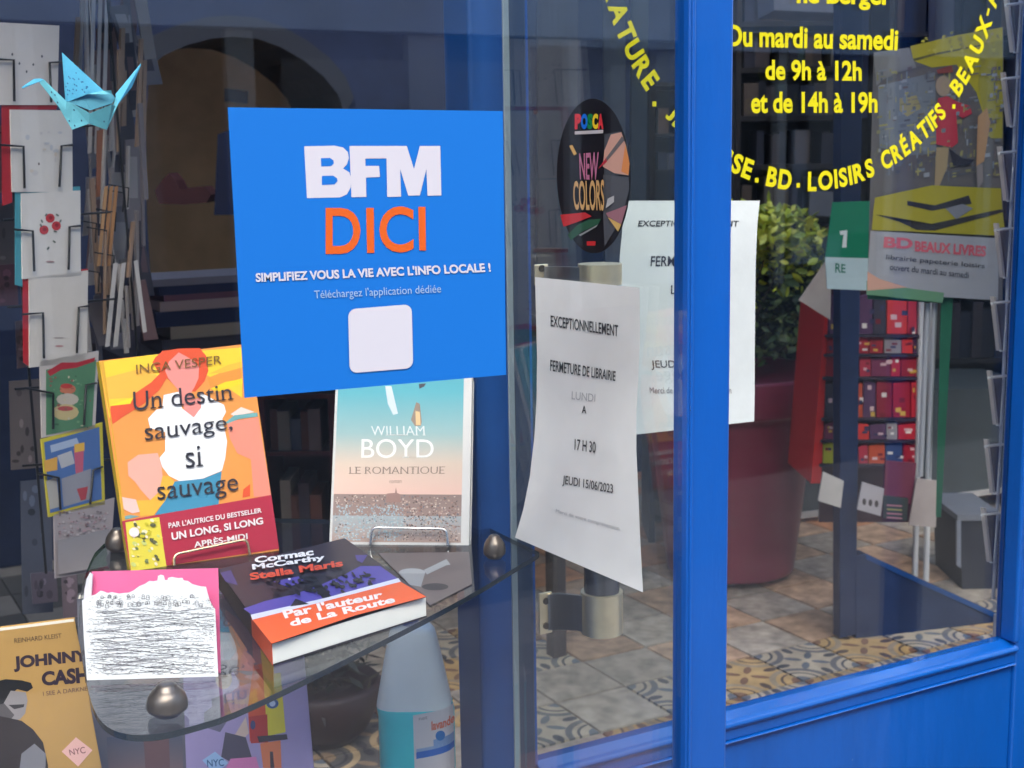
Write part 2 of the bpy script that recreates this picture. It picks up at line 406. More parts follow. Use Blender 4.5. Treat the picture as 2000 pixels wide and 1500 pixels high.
for k, M in TM.items():
    b = MB(); b.box((-.0962, -.0962, 0), (.0962, .0962, .008)); o = b.build('tile', M); o.data.name = 'tile_'+k
    TME[k] = o.data; bpy.data.objects.remove(o)
rest = MB(); nt_ = 0
for iy in range(24):
    for ix in range(-10, 26):
        x, y = ix*.2+.1, 1.6+iy*.2
        if y < 1.85: kd = 'grey'
        elif x < 1.15: kd = 'terra' if y < 2.45 else ('dark' if (ix+iy) % 3 else 'cream')
        elif x < 1.75: kd = ('ochre' if (ix*3+iy) % 4 == 0 else ('grey' if (ix+iy) % 3 else 'cream'))
        else:
            kd = 'ochre' if (y < 2.62 and (ix+iy) % 2) else ('cream' if y < 2.75 else ('grey' if (ix*2+iy*3) % 4 < 2 else 'beige'))
            if y > 3.5: kd = 'beige' if (ix+iy) % 2 else 'terra'
        a, b_, d = proj((x, y, FL))
        if d > 0 and -60 < a < 2060 and b_ < 1580 and y < 4.2 and nt_ < 290 and not (x < 1.0 and y > 3.6) and not (x < .35):
            t_ = bpy.data.objects.new('tile', TME[kd]); col.objects.link(t_); t_.parent = floor
            t_.location = (x, y, FL+.001+random.uniform(-.0006, .0006)); t_.rotation_euler = (0, 0, random.choice((0, 1, 2, 3))*math.pi/2); nt_ += 1
        else: rest.box((x-.0975, y-.0975, FL), (x+.0975, y+.0975, FL+.006), {'terra': (165, 110, 85), 'dark': (90, 85, 80)}.get(kd, (140, 130, 120)))
o = rest.build('far_tiles', MATT, floor); o['kind'] = 'stuff'
print('tiles', nt_)
# ================================================================ SHOP FRONT
t = thing('shopfront', 'blue timber shop window wrapping the corner of the recessed entrance', 'shop window', (SX, FY, 0))
def part(name, lo, hi, m_, parent, bevel=.002):
    b = MB(); b.box(lo, hi); return b.build(name, m_, parent, bevel)
part('corner_post', (.7135, FY-.012, .1), (.760, FY+.012, 2.7), BLUE, t, .0025)
part('post_bead', (.7145, FY-.0145, .1), (.7175, FY-.0121, 2.7), BLUE, t, .001)
part('front_pane', (-2.6, FY-.003, .45), (.7133, FY+.003, 2.5), GLASS, t, 0)
part('side_pane', (SX-.003, FY+.0125, .2), (SX+.003, 1.317, 2.5), GLASS, t, 0)
part('pane_edge', (SX-.0035, 1.3175, .2), (SX+.0035, 1.320, 2.5), mat('bright_glass_edge', (.25, .30, .33), rough=.2), t, 0)
part('jamb', (.708, 1.367, FL), (.760, 1.43, 2.7), NAVY, t, .004)
part('jamb_fillet', (.761, 1.39, FL), (.773, 1.43, 2.7), mat('dark_gap', (.02, .03, .05), rough=.6), t, .001)
part('sill', (-2.6, FY-.03, .1), (.710, FY+.03, .449), BLUE, t, .004)
part('head', (-2.6, FY-.03, 2.501), (.710, FY+.03, 2.7), BLUE, t, .004)
part('post', (-2.68, FY-.03, .1), (-2.601, FY+.03, 2.7), BLUE, t, .004)
tt = thing('wall', 'rendered wall above the blue shop front', 'wall', (2, FY, 2.7))
part('wall_face', (-6, FY, 2.701), (10, FY+.25, 6), mat('facade_render', (.4, .36, .3), rough=.9, noise=.15), tt, 0)
part('wall_pier', (-6, FY, .06), (-2.69, FY+.25, 2.70), MATS['facade_render'], tt, 0)
part('door_head', (.712, 1.30, 2.47), (1.84, 1.46, 2.70), BLUE, tt, 0)
t2 = thing('shopfront', 'second blue shop window right of the door, beyond the picture edge', 'shop window', (2, FY, 0))
part('corner_post', (1.84, FY-.012, .1), (1.90, FY+.03, 2.7), BLUE, t2)
part('side_pane', (1.855, FY+.031, .2), (1.861, 1.40, 2.5), GLASS, t2, 0)
part('front_pane', (1.901, FY-.003, .45), (6.8, FY+.003, 2.5), GLASS, t2, 0)
part('sill', (1.90, FY-.03, .1), (6.8, FY+.03, .449), BLUE, t2)
part('jamb', (1.80, 1.40, FL), (1.87, 1.47, 2.7), BLUE, t2)
# ------------------------------------------------ door
pdoor = PY(DY-.0)
gz = pdoor.P(1700, 1312)[2]      # lower edge of the door glass
d = thing('shop_door', 'blue half glazed shop door with yellow opening hours lettering', 'door', (.8, DY, FL))
part('stile', (.7745, DY-.02, FL+.01), (.800, DY+.02, 2.46), mat('dimmed_door_blue', (.012, .035, .09), rough=.4, noise=.15, nscale=6), d, .003)  # blue of the door darkened to paint in its dimness behind the panes
part('stile_bead', (.8002, DY-.016, gz), (.8045, DY+.01, 2.37), BLUE, d, .001)
xr0 = pdoor.P(1972, 800)[0]
part('stile', (xr0+.012, DY-.022, FL+.01), (1.795, DY+.02, 2.46), BLUE, d, .004)
part('stile_bead', (xr0, DY-.030, gz), (xr0+.012, DY+.004, 2.37), BLUE, d, .004)
part('stile_bead', (xr0+.040, DY-.028, gz-.03), (xr0+.047, DY-.022, 2.37), BLUE, d, .003)
part('top_rail', (.8055, DY-.02, 2.371), (xr0+.011, DY+.02, 2.46), BLUE, d, .004)
part('glass_pane', (.8055, DY-.003, gz-.004), (xr0, DY+.003, 2.37), GLASS, d, 0)
# bottom rail: chamfered glazing bead, flat, thin bead, kick panel
def prof_bar(name, prof, x0, x1, m_, parent):
    b = MB(); n = len(prof)
    b.mesh([(x0, y, z) for y, z in prof]+[(x1, y, z) for y, z in prof], [tuple(range(n-1, -1, -1)), tuple(range(n, 2*n))]+[(i, (i+1) % n, (i+1) % n+n, i+n) for i in range(n)], (0, 0, 0))
    return b.build(name, m_, parent, .0012)
g = gz
GLOSSY = mat('blue_gloss_bead', (.002, .085, .37), rough=.16, coat=1, spec=.9)
prof_bar('glazing_bead', [(DY+.01, g), (DY-.006, g), (DY-.022, g-.005), (DY-.027, g-.008), (DY-.029, g-.012), (DY-.027, g-.016), (DY+.01, g-.016)], .8055, xr0+.0119, GLOSSY, d)
part('bottom_rail', (.8055, DY-.022, g-.034), (xr0+.0115, DY+.02, g-.0165), BLUE, d, .001)
prof_bar('thin_bead', [(DY-.0, g-.0345), (DY-.023, g-.0345), (DY-.0265, g-.0365), (DY-.023, g-.039), (DY-.0, g-.039)], .8055, xr0+.0115, GLOSSY, d)
part('kick_panel', (.8055, DY-.016, FL+.01), (xr0+.0115, DY+.015, g-.0395), BLUE, d, .001)
# pull handle
hx, hy = .860, DY-.080
b = MB(); b.tube([(hx, hy, H-.570), (hx, hy, H-.13)], .0215, n=28); hdl = b.build('pull_handle', mat('smoked_grey_bar', (.12, .125, .14), rough=.18, metal=.5), d)
def bracket(z0, z1, c0, c1):
    b = MB(); b.tube([(hx, hy, c0), (hx, hy, c1)], .0255, n=40); b.build('brass_collar', BRASS, hdl)
    b = MB(); n = 10; top = []; 
    for k in range(n+1):
        s = k/n; x = .816+(hx-.0235-.816)*s; y = DY-.026-(s**1.4)*(DY-.026-hy)
        top.append((x, y))
    for (xa, ya), (xb, yb) in zip(top, top[1:]):
        za, zb = ((xa-.816)/(hx-.0235-.816), (xb-.816)/(hx-.0235-.816)); L0 = lambda f_: z0+.004+(c0-z0)*f_; L1 = lambda f_: z1-.003+(c1-z1)*f_
        b.slab([(xa, ya, L0(za)), (xb, yb, L0(zb)), (xb, yb, L1(zb)), (xa, ya, L1(za))], (.004, .003, 0))
    b.build('bracket_arm', mat('grey_brass', (.60, .55, .46), rough=.35, metal=1), hdl)
    b = MB(); b.box((.8048, DY-.0245, z0), (.8230, DY-.0215, z1)); b.build('fixing_plate', BRASS, hdl, .001)
    for zz in ((z0+z1)/2+(z1-z0)*.3, (z0+z1)/2-(z1-z0)*.3):
        b = MB(); b.tube([(.8138, DY-.0246, zz), (.8138, DY-.0265, zz)], .0042, n=14); b.build('screw', mat('dark_screw', (.08, .06, .04), rough=.4, metal=1), hdl)
bracket(H-.153, H-.1285, H-.1506, H-.1268); bracket(H-.585, H-.532, H-.574, H-.5225)
# yellow lettering
YEL = mat('yellow_vinyl', (.60, .54, .002), rough=.45)
# vinyl is stuck on the outside of the glass
pv = PY(DY-.0045)
cxa, cza, RA = 1.246, H+.291, .333
def th(px, py):
    p = pv.P(px, py); return math.atan2(p[0]-cxa, cza-p[2])
def arc_word(wd, t0, t1, h=.026, bold=.04):
    ws = []
    for ch in wd: ws.append(glyphs(ch, bold)[2][0]+.09)
    tot = sum(ws)-.09; b = MB(); x = 0
    for ch, wch in zip(wd, ws):
        N, P, sz = glyphs(ch, bold)
        hh = h*(1.24 if ch == 'É' else 1)
        if ch == '-': hh = h*.16
        u0 = x/tot; u1 = (x+wch-.09)/tot; x += wch
        for_v = []
        ang = t0+(t1-t0)*(u0+u1)/2; wd_ = abs(t1-t0)*(u1-u0)*RA
        ca, sa = math.cos(ang), math.sin(ang)
        base = (cxa+RA*sa, cza-RA*ca)
        for u, v in N:
            lx = (u-.5)*wd_; ly = (1-v)*hh+(h*.42 if ch == '-' else 0)-h*.5
            for_v.append((base[0]+lx*ca-ly*sa, DY-.0045, base[1]+lx*sa+ly*ca))
        b.mesh(for_v, P, (255, 240, 0))
    b.build('lettering', YEL, d)
def dot(px, py):
    p = pv.P(px, py); b = MB(); b.box((p[0]-.0028, DY-.0046, p[2]-.003), (p[0]+.0028, DY-.0041, p[2]+.003)); b.build('lettering', YEL, d)
arc_word('LITTÉRATURE', th(1266, 168)-.66, th(1266, 168)+.012); dot(1278, 203)
arc_word('JEUNESSE', th(1298, 228), th(1466, 345)); dot(1478, 352)
arc_word('BD', th(1498, 345), th(1547, 345)); dot(1559, 362)
arc_word('LOISIRS', th(1578, 352), th(1706, 325)); arc_word('CRÉATIFS', th(1722, 318), th(1850, 225))
dot(1863, 208); arc_word('BEAUX-ARTS', th(1868, 185), th(1868, 185)+.68)
def door_line(s, q, bold=.03):
    a = Art(pv, z0=0); a.text(s, q, (255, 240, 0), bold); a.build('lettering', d, YEL)
door_line('ne Berger', [(1556, -30), (1743, -27), (1741, 21), (1556, 17)], .035)
door_line('Du mardi au samedi', [(1421, 48), (1755, 57), (1753, 99), (1421, 91)])
door_line('de 9h à 12h', [(1495, 116), (1683, 119), (1683, 159), (1495, 157)])
door_line('et de 14h à 19h', [(1467, 178), (1714, 180), (1714, 221), (1467, 222)])
# ================================================================ NOTICES, STICKERS
def sheet_notice(name, label, left, right, xfun, lines, colr, back=None, axis=0):
    "curled A4 sheet: left/right edges as polylines, xfun(u,v) gives the plane it lies near"
    def interp(pl, v):
        k = v*(len(pl)-1); i = min(int(k), len(pl)-2); f = k-i
        return (pl[i][0]*(1-f)+pl[i+1][0]*f, pl[i][1]*(1-f)+pl[i+1][1]*f)
    def S(u, v, off=0):
        a, b_ = interp(left, v), interp(right, v)
        px, py = a[0]*(1-u)+b_[0]*u, a[1]*(1-u)+b_[1]*u
        val = xfun(u, v)-off; r = ray(px, py); return O+r*((val-O[axis])/r[axis])
    n, mrows = 14, 28; b = MB(); vs = [S(i/n, j_/mrows) for j_ in range(mrows+1) for i in range(n+1)]
    fs = [(j_*(n+1)+i, j_*(n+1)+i+1, (j_+1)*(n+1)+i+1, (j_+1)*(n+1)+i) for j_ in range(mrows) for i in range(n)]
    b.mesh(vs, fs, colr, 1)
    t = thing(name, label, 'notice', S(.5, 0))
    o = b.build('paper_sheet', PAPER, t)
    for (s, u0, v0, u1, v1, c, bold) in lines:
        N, P, sz = glyphs(s, bold)
        L_ = MB(); L_.mesh([S(u0+(u1-u0)*u, v0+(v1-v0)*v, .0007) for u, v in N], P, c); L_.build('printed_line', INK, t)
    return t
BK = (45, 45, 50)
l1 = [(1045, 541), (1047, 620), (1049, 700), (1048, 780), (1044, 850), (1035, 930), (1022, 995), (1006, 1050)]
r1 = [(1249, 562), (1250, 650), (1247, 735), (1243, 800), (1243, 880), (1247, 970), (1251, 1065), (1256, 1157)]
sheet_notice('paper_notice', 'curled white closing notice hanging on the side pane with its bottom corner flaring out', l1, r1,
    lambda u, v: .7215-.045*max(0, v-.35)**1.6*(1-.6*u)-.003*math.sin(u*3.1)-.002*math.sin(v*9+u*2),
    [('EXCEPTIONNELLEMENT', .14, .128, .79, .166, BK, .012), ('FERMETURE DE LIBRAIRIE', .13, .282, .775, .322, BK, .012),
     ('A', .455, .434, .50, .462, BK, .012), ('17 H 30', .395, .562, .60, .600, BK, .012), ('JEUDI 15/06/2023', .30, .690, .765, .728, BK, .012),
     ('Merci de votre compréhension', .27, .818, .82, .836, (165, 165, 168), 0), ('LUNDI', .35, .385, .585, .415, (180, 178, 180), .0)],
    (236, 233, 230))
l2 = [(1226, 392), (1216, 440), (1209, 520), (1206, 600), (1212, 690), (1222, 770), (1239, 849)]
r2 = [(1484, 392), (1479, 440), (1476, 520), (1475, 600), (1474, 690), (1474, 770), (1473, 823)]
sheet_notice('paper_notice', 'flat white closing notice on the door glass, half hidden by the blue corner post', l2, r2,
    lambda u, v: DY-.008-.003*math.sin(v*6)-.002*math.sin(u*4),
    [('EXCEPTIONNELLEMENT', .115, .135, .86, .172, BK, .012), ('FERMETURE DE', .23, .292, .76, .334, BK, .012), ('LIBRAIRIE', .385, .41, .72, .447, BK, .012),
     ('17 H 30', .41, .585, .64, .625, BK, .012), ('JEUDI 15/06/2023', .22, .695, .81, .735, BK, .012), ('Merci de votre compréhension', .19, .805, .82, .838, (90, 90, 95), 0),
     ('A', .47, .50, .50, .53, BK, .012)],
    (196, 202, 199), axis=1)
SBL = (14, 99, 178)
# BFM sticker on the front pane
ps = PY(FY-.004)
sc = [(445, 209.5), (982, 217), (988.5, 732), (477.5, 777)]
t = thing('square_sticker', 'square bright blue advertising sticker with white and orange letters on the window', 'sticker', ps.P(715, 490))
b = MB(); b.slab([ps.P(*p) for p in sc], (0, .0005, 0), SBL); b.build('sticker_sheet', mat('sticker_vinyl', attr=True, rough=.5, spec=.35), t)
a = Art(ps, z0=.0001, step=.00006)
WH = (186, 183, 188)
zz = lambda pts: Z(3.3333, 430, 180, pts)
a.poly(zz([(547, 352), (745, 348), (800, 360), (832, 390), (838, 430), (825, 470), (800, 497), (840, 520), (853, 560), (850, 620), (825, 665), (780, 685), (565, 690)]), WH)
a.poly(zz([(655, 430), (715, 428), (738, 445), (740, 465), (722, 482), (658, 484)]), SBL)
a.poly(zz([(662, 545), (735, 543), (760, 560), (765, 578), (745, 600), (662, 605)]), SBL)
a.poly(zz([(842, 350), (1090, 350), (1090, 431), (945, 432), (946, 480), (1035, 480), (1040, 552), (949, 556), (952, 682), (855, 684)]), WH)
a.poly(zz([(1085, 350), (1215, 350), (1262, 500), (1300, 350), (1433, 350), (1440, 672), (1350, 675), (1343, 500), (1300, 672), (1225, 674), (1172, 500), (1178, 680), (1088, 682), (1083, 431)]), WH)
for s, q in (('D', (636, 406, 704, 496)), ('I', (715, 406, 731, 494)), ('C', (741, 403, 808, 493)), ('I', (817, 404, 832, 489))):
    if s == 'I':
        a.poly([(q[0], q[1]), (q[2]-1, q[1]), (q[2], q[3]), (q[0]+2, q[3])], (196, 84, 22)); continue
    a.text(s, Q(*q), (196, 84, 22), .018)
a.text("SIMPLIFIEZ VOUS LA VIE AVEC L'INFO LOCALE !", [(499, 533), (957, 513), (959, 531), (500, 551)], WH, .035)
a.text("Téléchargez l'application dédiée", [(613, 567), (861, 555), (862, 576), (615, 588)], (140, 165, 190), -.002)
qr = [(680, 604), (804, 594), (807, 719), (683, 729)]
pts = []
for cx, cy, a0 in ((.12, .12, 180), (.88, .12, 270), (.88, .88, 0), (.12, .88, 90)):
    for k in range(7):
        an = math.radians(a0+k*15); pts.append(bil(qr, cx+.12*math.cos(an), cy+.12*math.sin(an)))
a.poly(pts, (186, 184, 189))
a.build('sticker_print', t)
# oval (foreshortened round) pen advert on the side pane, inside
pp = PX(SX-.0045)
cen = pp.P(1157, 345); rz = abs(pp.P(1157, 195)[2]-pp.P(1157, 497)[2])/2; ry = abs(pp.P(1086, 345)[1]-pp.P(1229, 345)[1])/2
t = thing('round_sticker', 'round black pen advert sticker with coloured letters on the side pane', 'sticker', cen)
def disc(R0, c, off, yo=0, zo=0, ry_=None, n=48, mbx=None):
    mbx.face([(cen[0]-off, cen[1]+yo+(ry_ or R0)*math.cos(2*math.pi*k/n), cen[2]+zo+R0*math.sin(2*math.pi*k/n)) for k in range(n)], c)
b = MB(); b.slab([(cen[0], cen[1]+ry*math.cos(2*math.pi*k/48), cen[2]+rz*math.sin(2*math.pi*k/48)) for k in range(48)], (-.0006, 0, 0), (18, 14, 22)); b.build('sticker_disc', PRINT, t)
a = Art(PX(SX-.0052), z0=.0002, step=.0001)
z8 = lambda pts: Z(3.1915, 980, 150, pts)
a.poly([(1180, 262), (1212, 256), (1222, 285), (1229, 340), (1180, 345)], (70, 72, 78))
a.poly(z8([(632, 610), (790, 625), (795, 700), (760, 830), (700, 960), (640, 1060), (632, 850)]), (84, 84, 90))
a.poly(z8([(680, 360), (745, 345), (775, 430), (797, 540), (790, 615), (700, 600), (630, 560), (640, 460)]), (216, 160, 140))
a.poly(z8([(770, 420), (797, 540), (790, 612), (745, 590)]), (230, 140, 75))
a.poly(z8([(610, 560), (750, 370), (765, 395), (640, 545)]), (110, 100, 100))
a.poly(z8([(600, 575), (650, 505), (655, 530)]), (190, 40, 60))
a.poly(z8([(365, 860), (520, 845), (560, 870), (470, 905), (385, 935)]), (205, 45, 50))
a.poly(z8([(410, 985), (470, 925), (540, 890), (620, 885), (600, 920), (500, 965), (430, 1020)]), (40, 85, 60))
a.poly(z8([(480, 985), (600, 920), (590, 935), (490, 993)]), (150, 150, 150))
a.poly(z8([(530, 1025), (585, 1025), (583, 1052), (530, 1052)]), (200, 40, 45))
a.poly(z8([(650, 850), (780, 800), (765, 850), (745, 920), (660, 870)]), (165, 110, 120))
a.poly(z8([(660, 875), (745, 920), (725, 965)]), (225, 180, 100))
a.poly(z8([(420, 430), (440, 425), (468, 480), (450, 490)]), (225, 170, 90))
a.poly(z8([(648, 820), (660, 760), (700, 740), (700, 780)]), (190, 185, 185))
for s, x0, x1, c in (('P', 455, 495, (225, 50, 60)), ('O', 493, 535, (0, 110, 215)), ('S', 533, 568, (0, 130, 70)), ('C', 565, 600, (240, 200, 30)), ('A', 598, 634, (225, 50, 60))):
    a.text(s, z8([(x0, 232), (x1, 228), (x1, 325), (x0, 328)]), c, .07)
a.poly(z8([(455, 340), (632, 330), (632, 352), (455, 360)]), (200, 190, 190))
a.text('NEW', z8([(482, 478), (605, 470), (600, 645), (487, 640)]), (190, 110, 140), .02)
a.text('COLORS', z8([(443, 650), (638, 640), (638, 835), (450, 830)]), (215, 165, 105), .02)
a.build('sticker_print', t)

# ================================================================ GLASS SHELF
pz = PZ(SH)
out = [(152, 1232), (160, 1285), (170, 1340), (182, 1385), (200, 1413), (225, 1429), (260, 1436), (310, 1434), (370, 1420), (460, 1393), (700, 1275), (900, 1173), (1020, 1100), (1052, 1082), (1056, 1072), (1044, 1050), (1003, 1034), (922, 1026), (545, 1010), (350, 1018), (200, 1050), (160, 1130)]
t = thing('glass_shelf', 'smoked glass display shelf with rounded corners standing behind the window', 'shelf', pz.P(600, 1150))
for _ in range(2):
    o2_ = []
    for i_ in range(len(out)):
        a_, c_ = out[i_], out[(i_+1) % len(out)]
        o2_ += [(a_[0]*.75+c_[0]*.25, a_[1]*.75+c_[1]*.25), (a_[0]*.25+c_[0]*.75, a_[1]*.25+c_[1]*.75)]
    out = o2_
P_ = [pz.P(*p) for p in out]
P_ = [np.array([min(p[0], SX-.005), max(p[1], FY+.006), p[2]]) for p in P_]
b = MB(); b.face(P_); b.face([p-np.array([0, 0, .0055]) for p in reversed(P_)]); b.build('shelf_pane', SHELFGLASS, t)
b = MB(); n = len(P_)
for i in range(n):
    a_, c_ = P_[i], P_[(i+1) % n]; b.face([a_, c_, c_-np.array([0, 0, .0054]), a_-np.array([0, 0, .0054])])
b.build('shelf_edge', EDGE, t)
KN = mat('brown_chrome', (.20, .165, .14), rough=.38, metal=.85)
for (x, y, r) in ((328, 1396, .0152), (966, 1090, .0115), (231, 1076, .013)):
    p = pz.P(x, y); b = MB()
    b.lathe(p+np.array([0, 0, .0003]), [(r_*1.06, z_*.80) for r_, z_ in [(r*.6, 0), (r*.7, .002), (r*.96, .006), (r, .010), (r*.98, .0115), (r*.99, .013), (r*.9, .020), (r*.68, .026), (r*.52, .028), (r*.5, .030), (r*.3, .0325), (.0005, .033)]], n=28); b.build('shelf_knob', KN, t)
# ================================================================ BOOKS
def book(name, label, plane, q, thick, back_c, page_c=(225, 215, 195), spine_c=None, group=None, cat='book'):
    "closed book: printed cover in front of a page block in front of a back cover; q = TL TR BR BL seen on the plane"
    c = [plane.P(*p) for p in q]; n = -plane.n
    t = thing(name, label, cat, (c[2]+c[3])/2, group)
    cen_ = sum(c)/4
    ins = [cen_+(p-cen_)*.985 for p in c]
    b = MB(); b.slab([p+n*.0005 for p in ins], n*(thick-.001), page_c); b.build('page_block', PAPER, t)
    b = MB(); b.slab(c, n*.0005, back_c); b.slab([p+n*(thick-.0005) for p in c], n*.0006, back_c)
    b.slab([c[0], c[0]+n*thick, c[3]+n*thick, c[3]], (c[1]-c[0])*.002, spine_c or back_c); b.build('cover', PRINT, t)
    return t
# -- orange novel
bl, br = pz.P(255, 1115), pz.P(545, 1075)
pl = lean_plane(bl, br, 12)
q = [(193, 705), (487, 671), (545, 1075), (255, 1115)]
bk = book('book', 'orange and yellow novel with a red haired faceless woman in a white blouse', pl, q, .022, (232, 150, 74), spine_c=(225, 190, 50))
a = Art(pl); z3 = lambda *p: Z(3.409, 0, 680, p)
OR, YE = (236, 148, 78), (240, 200, 55)
a.poly(z3((660, 92), (1000, 45), (1610, -5), (1612, 330), (1480, 240), (1330, 150), (1100, 200), (900, 330), (730, 480)), YE)
a.poly(z3((690, 200), (1000, 120), (1050, 190), (880, 330), (720, 340)), (240, 178, 68))
a.poly(z3((735, 380), (880, 330), (860, 400), (745, 470)), (245, 215, 45))
a.poly(z3((1380, 200), (1500, 150), (1608, 130), (1610, 200), (1480, 240), (1400, 260)), (225, 145, 60))
a.poly(z3((1390, 170), (1520, 110), (1606, 90), (1607, 130), (1480, 165)), (238, 180, 60))
a.poly(z3((1400, 270), (1500, 225), (1612, 205), (1614, 235), (1450, 290)), (245, 205, 40))
HAIR = (222, 84, 48)
a.poly(z3((1035, 60), (1080, 20), (1190, 3), (1330, 0), (1372, 50), (1388, 150), (1362, 220), (1300, 290), (1200, 280), (1110, 200), (1060, 280), (960, 370), (830, 450), (750, 505), (730, 475), (735, 385), (870, 370), (900, 300), (1010, 225), (1062, 170), (1015, 95)), HAIR)
a.poly(z3((1190, 28), (1240, 55), (1300, 90), (1325, 130), (1322, 200), (1295, 260), (1275, 290), (1282, 340), (1330, 330), (1348, 395), (1290, 470), (1235, 430), (1195, 310), (1180, 270), (1120, 200), (1100, 150), (1125, 90)), (232, 142, 132))
a.poly(z3((1090, 312), (1190, 290), (1212, 400), (1290, 462), (1340, 395), (1332, 292), (1400, 330), (1492, 378), (1505, 425), (1480, 470), (1512, 620), (1500, 730), (1478, 815), (1350, 868), (1200, 888), (1125, 850), (1080, 790), (1062, 730), (1100, 685), (1100, 560), (1000, 532), (985, 470), (1040, 410), (1080, 400)), (240, 238, 238))
a.poly(z3((1510, 490), (1720, 460), (1805, 985), (1690, 990), (1670, 740), (1580, 700), (1530, 600)), (233, 140, 118))
a.poly(z3((1535, 440), (1605, 392), (1695, 425), (1560, 452)), (240, 210, 200))
a.poly(z3((1500, 495), (1560, 447), (1712, 428), (1717, 455), (1590, 472), (1515, 502)), (110, 165, 165))
a.poly(z3((1160, 888), (1350, 870), (1475, 820), (1455, 1040), (1030, 1112), (1098, 1015)), (66, 140, 172))
a.poly(z3((850, 760), (920, 710), (1050, 698), (1075, 780), (1082, 850), (1062, 955), (1000, 1012), (935, 940), (900, 890), (855, 850)), (238, 168, 150))
a.poly(z3((1082, 850), (1125, 852), (1162, 890), (1100, 1015), (1022, 1112), (935, 1118), (908, 1015), (1000, 1012), (1060, 955)), (240, 175, 60))
a.poly(z3((808, 990), (905, 1008), (930, 1090), (880, 1100), (820, 1070)), (240, 190, 180))
a.poly(z3((820, 1120), (870, 1110), (930, 1120), (830, 1142)), (120, 160, 160))
a.poly(z3((1620, 940), (1665, 905), (1665, 985), (1615, 995)), (222, 84, 48))
a.poly(z3((662, 92), (690, 88), (880, 1483), (868, 1485), (812, 1150), (740, 500)), (214, 160, 50))
a.poly(z3((812, 1152), (1806, 977), (1858, 1335), (869, 1483)), (176, 44, 66))
a.poly(z3((835, 1160), (1060, 1125), (1108, 1452), (872, 1486)), (224, 205, 70))
for k in range(60):
    u, v = random.random()*.9, random.random()*.9; x, y = bil([(835, 1160), (1060, 1125), (1108, 1452), (872, 1486)], u+.03, v+.03)
    r_ = random.uniform(6, 22)
    a.blob(*Z(3.409, 0, 680, [(x, y)])[0], r_/3.4, r_/5, random.choice([(200, 205, 120), (120, 130, 80), (240, 225, 190), (200, 185, 40), (235, 215, 90), (90, 90, 60)]), 7, random.random())
a.blob(*z3((893, 1225))[0], 10, 9.5, (240, 220, 215))
TX = (50, 48, 56)
a.text('INGA VESPER', z3((905, 110), (1475, 46), (1476, 104), (908, 172)), (120, 84, 40), .0)
a.text('Un destin', z3((885, 290), (1545, 235), (1556, 342), (890, 418)), TX, .06, True)
a.text('sauvage,', z3((962, 535), (1545, 470), (1552, 570), (968, 655)), TX, .06, True)
a.text('si', z3((1232, 658), (1342, 648), (1352, 785), (1238, 800)), TX, .06, True)
a.text('sauvage', z3((1045, 925), (1582, 865), (1592, 985), (1052, 1052)), TX, .06, True)
WT = (238, 225, 225)
a.text("PAR L'AUTRICE DU BESTSELLER", z3((1120, 1162), (1740, 1062), (1743, 1094), (1124, 1200)), WT, .02)
a.text('UN LONG, SI LONG', z3((1140, 1228), (1748, 1125), (1755, 1178), (1146, 1288)), WT, .03)
a.text('APRÈS-MIDI', z3((1288, 1280), (1645, 1222), (1650, 1270), (1294, 1330)), WT, .02)
a.build('cover_print', bk)
# -- pale novel in a clear sleeve
bl, br = pz.P(643, 1063), pz.P(916, 1065)
pl = lean_plane(bl, br, 14)
q = [(658, 690), (923, 690), (916, 1065), (643, 1063)]
bk = book('book', 'pale novel with a turquoise sky over an old city, on a chrome easel', pl, q, .022, (214, 210, 206))
a = Art(pl); z6 = lambda *p: Z(2.885, 430, 560, p)
body = [(663, 692), (907, 692), (900, 1060), (648, 1058)]
def band(a, v0, v1, c0, c1, q=body):
    a.poly([bil(q, 0, v0), bil(q, 1, v0), bil(q, 1, v1), bil(q, 0, v1)], c0, cs=[c0, c0, c1, c1], off=a.k)
a.nxt()
band(a, 0, .2, (80, 165, 180), (92, 172, 184)); band(a, .2, .42, (92, 172, 184), (150, 180, 180)); band(a, .42, .58, (150, 180, 180), (214, 192, 174)); band(a, .58, .745, (214, 192, 174), (232, 190, 174))
band(a, .745, .86, (150, 128, 120), (160, 135, 126)); band(a, .86, 1, (170, 176, 178), (178, 150, 138))
for k in range(1300):
    u, v = random.random(), random.betavariate(1.3, 1.2)*.25+.745
    if u < .55 and v > .80 and random.random() < .85: c = random.choice([(165, 185, 192), (150, 170, 178), (185, 198, 200)])
    else: c = random.choice([(120, 95, 88), (190, 165, 150), (150, 110, 100), (215, 195, 180), (95, 82, 80), (175, 140, 128), (205, 178, 165), (110, 110, 115)])
    x, y = bil(body, u*.97+.01, min(v, .985)); w_, h_ = random.uniform(1.2, 4), random.uniform(1, 3.4)
    a.poly([(x, y), (x+w_, y), (x+w_, y+h_), (x, y+h_)], c, off=a.k+.00001*(k % 8))
a.k += .0001
a.poly(z6((935, 1182), (940, 1165), (985, 1162), (990, 1130), (997, 1162), (1015, 1170), (1015, 1215), (935, 1215)), (160, 125, 115))
a.poly(z6((930, 560), (965, 560), (1002, 715), (975, 722), (945, 660)), (205, 215, 220))
a.poly(z6((1105, 650), (1125, 660), (1136, 760), (1130, 785), (1098, 785), (1075, 750)), (150, 130, 115))
a.poly(z6((1100, 700), (1125, 705), (1130, 780), (1103, 780)), (225, 190, 140))
a.poly(z6((1120, 548), (1160, 545), (1150, 562), (1122, 575)), (70, 70, 80))
a.text('WILLIAM', z6((850, 785), (1155, 785), (1158, 838), (852, 838)), (222, 224, 222), .02, True)
a.text('BOYD', z6((797, 858), (1203, 860), (1203, 965), (795, 965)), (240, 238, 232), .06, True)
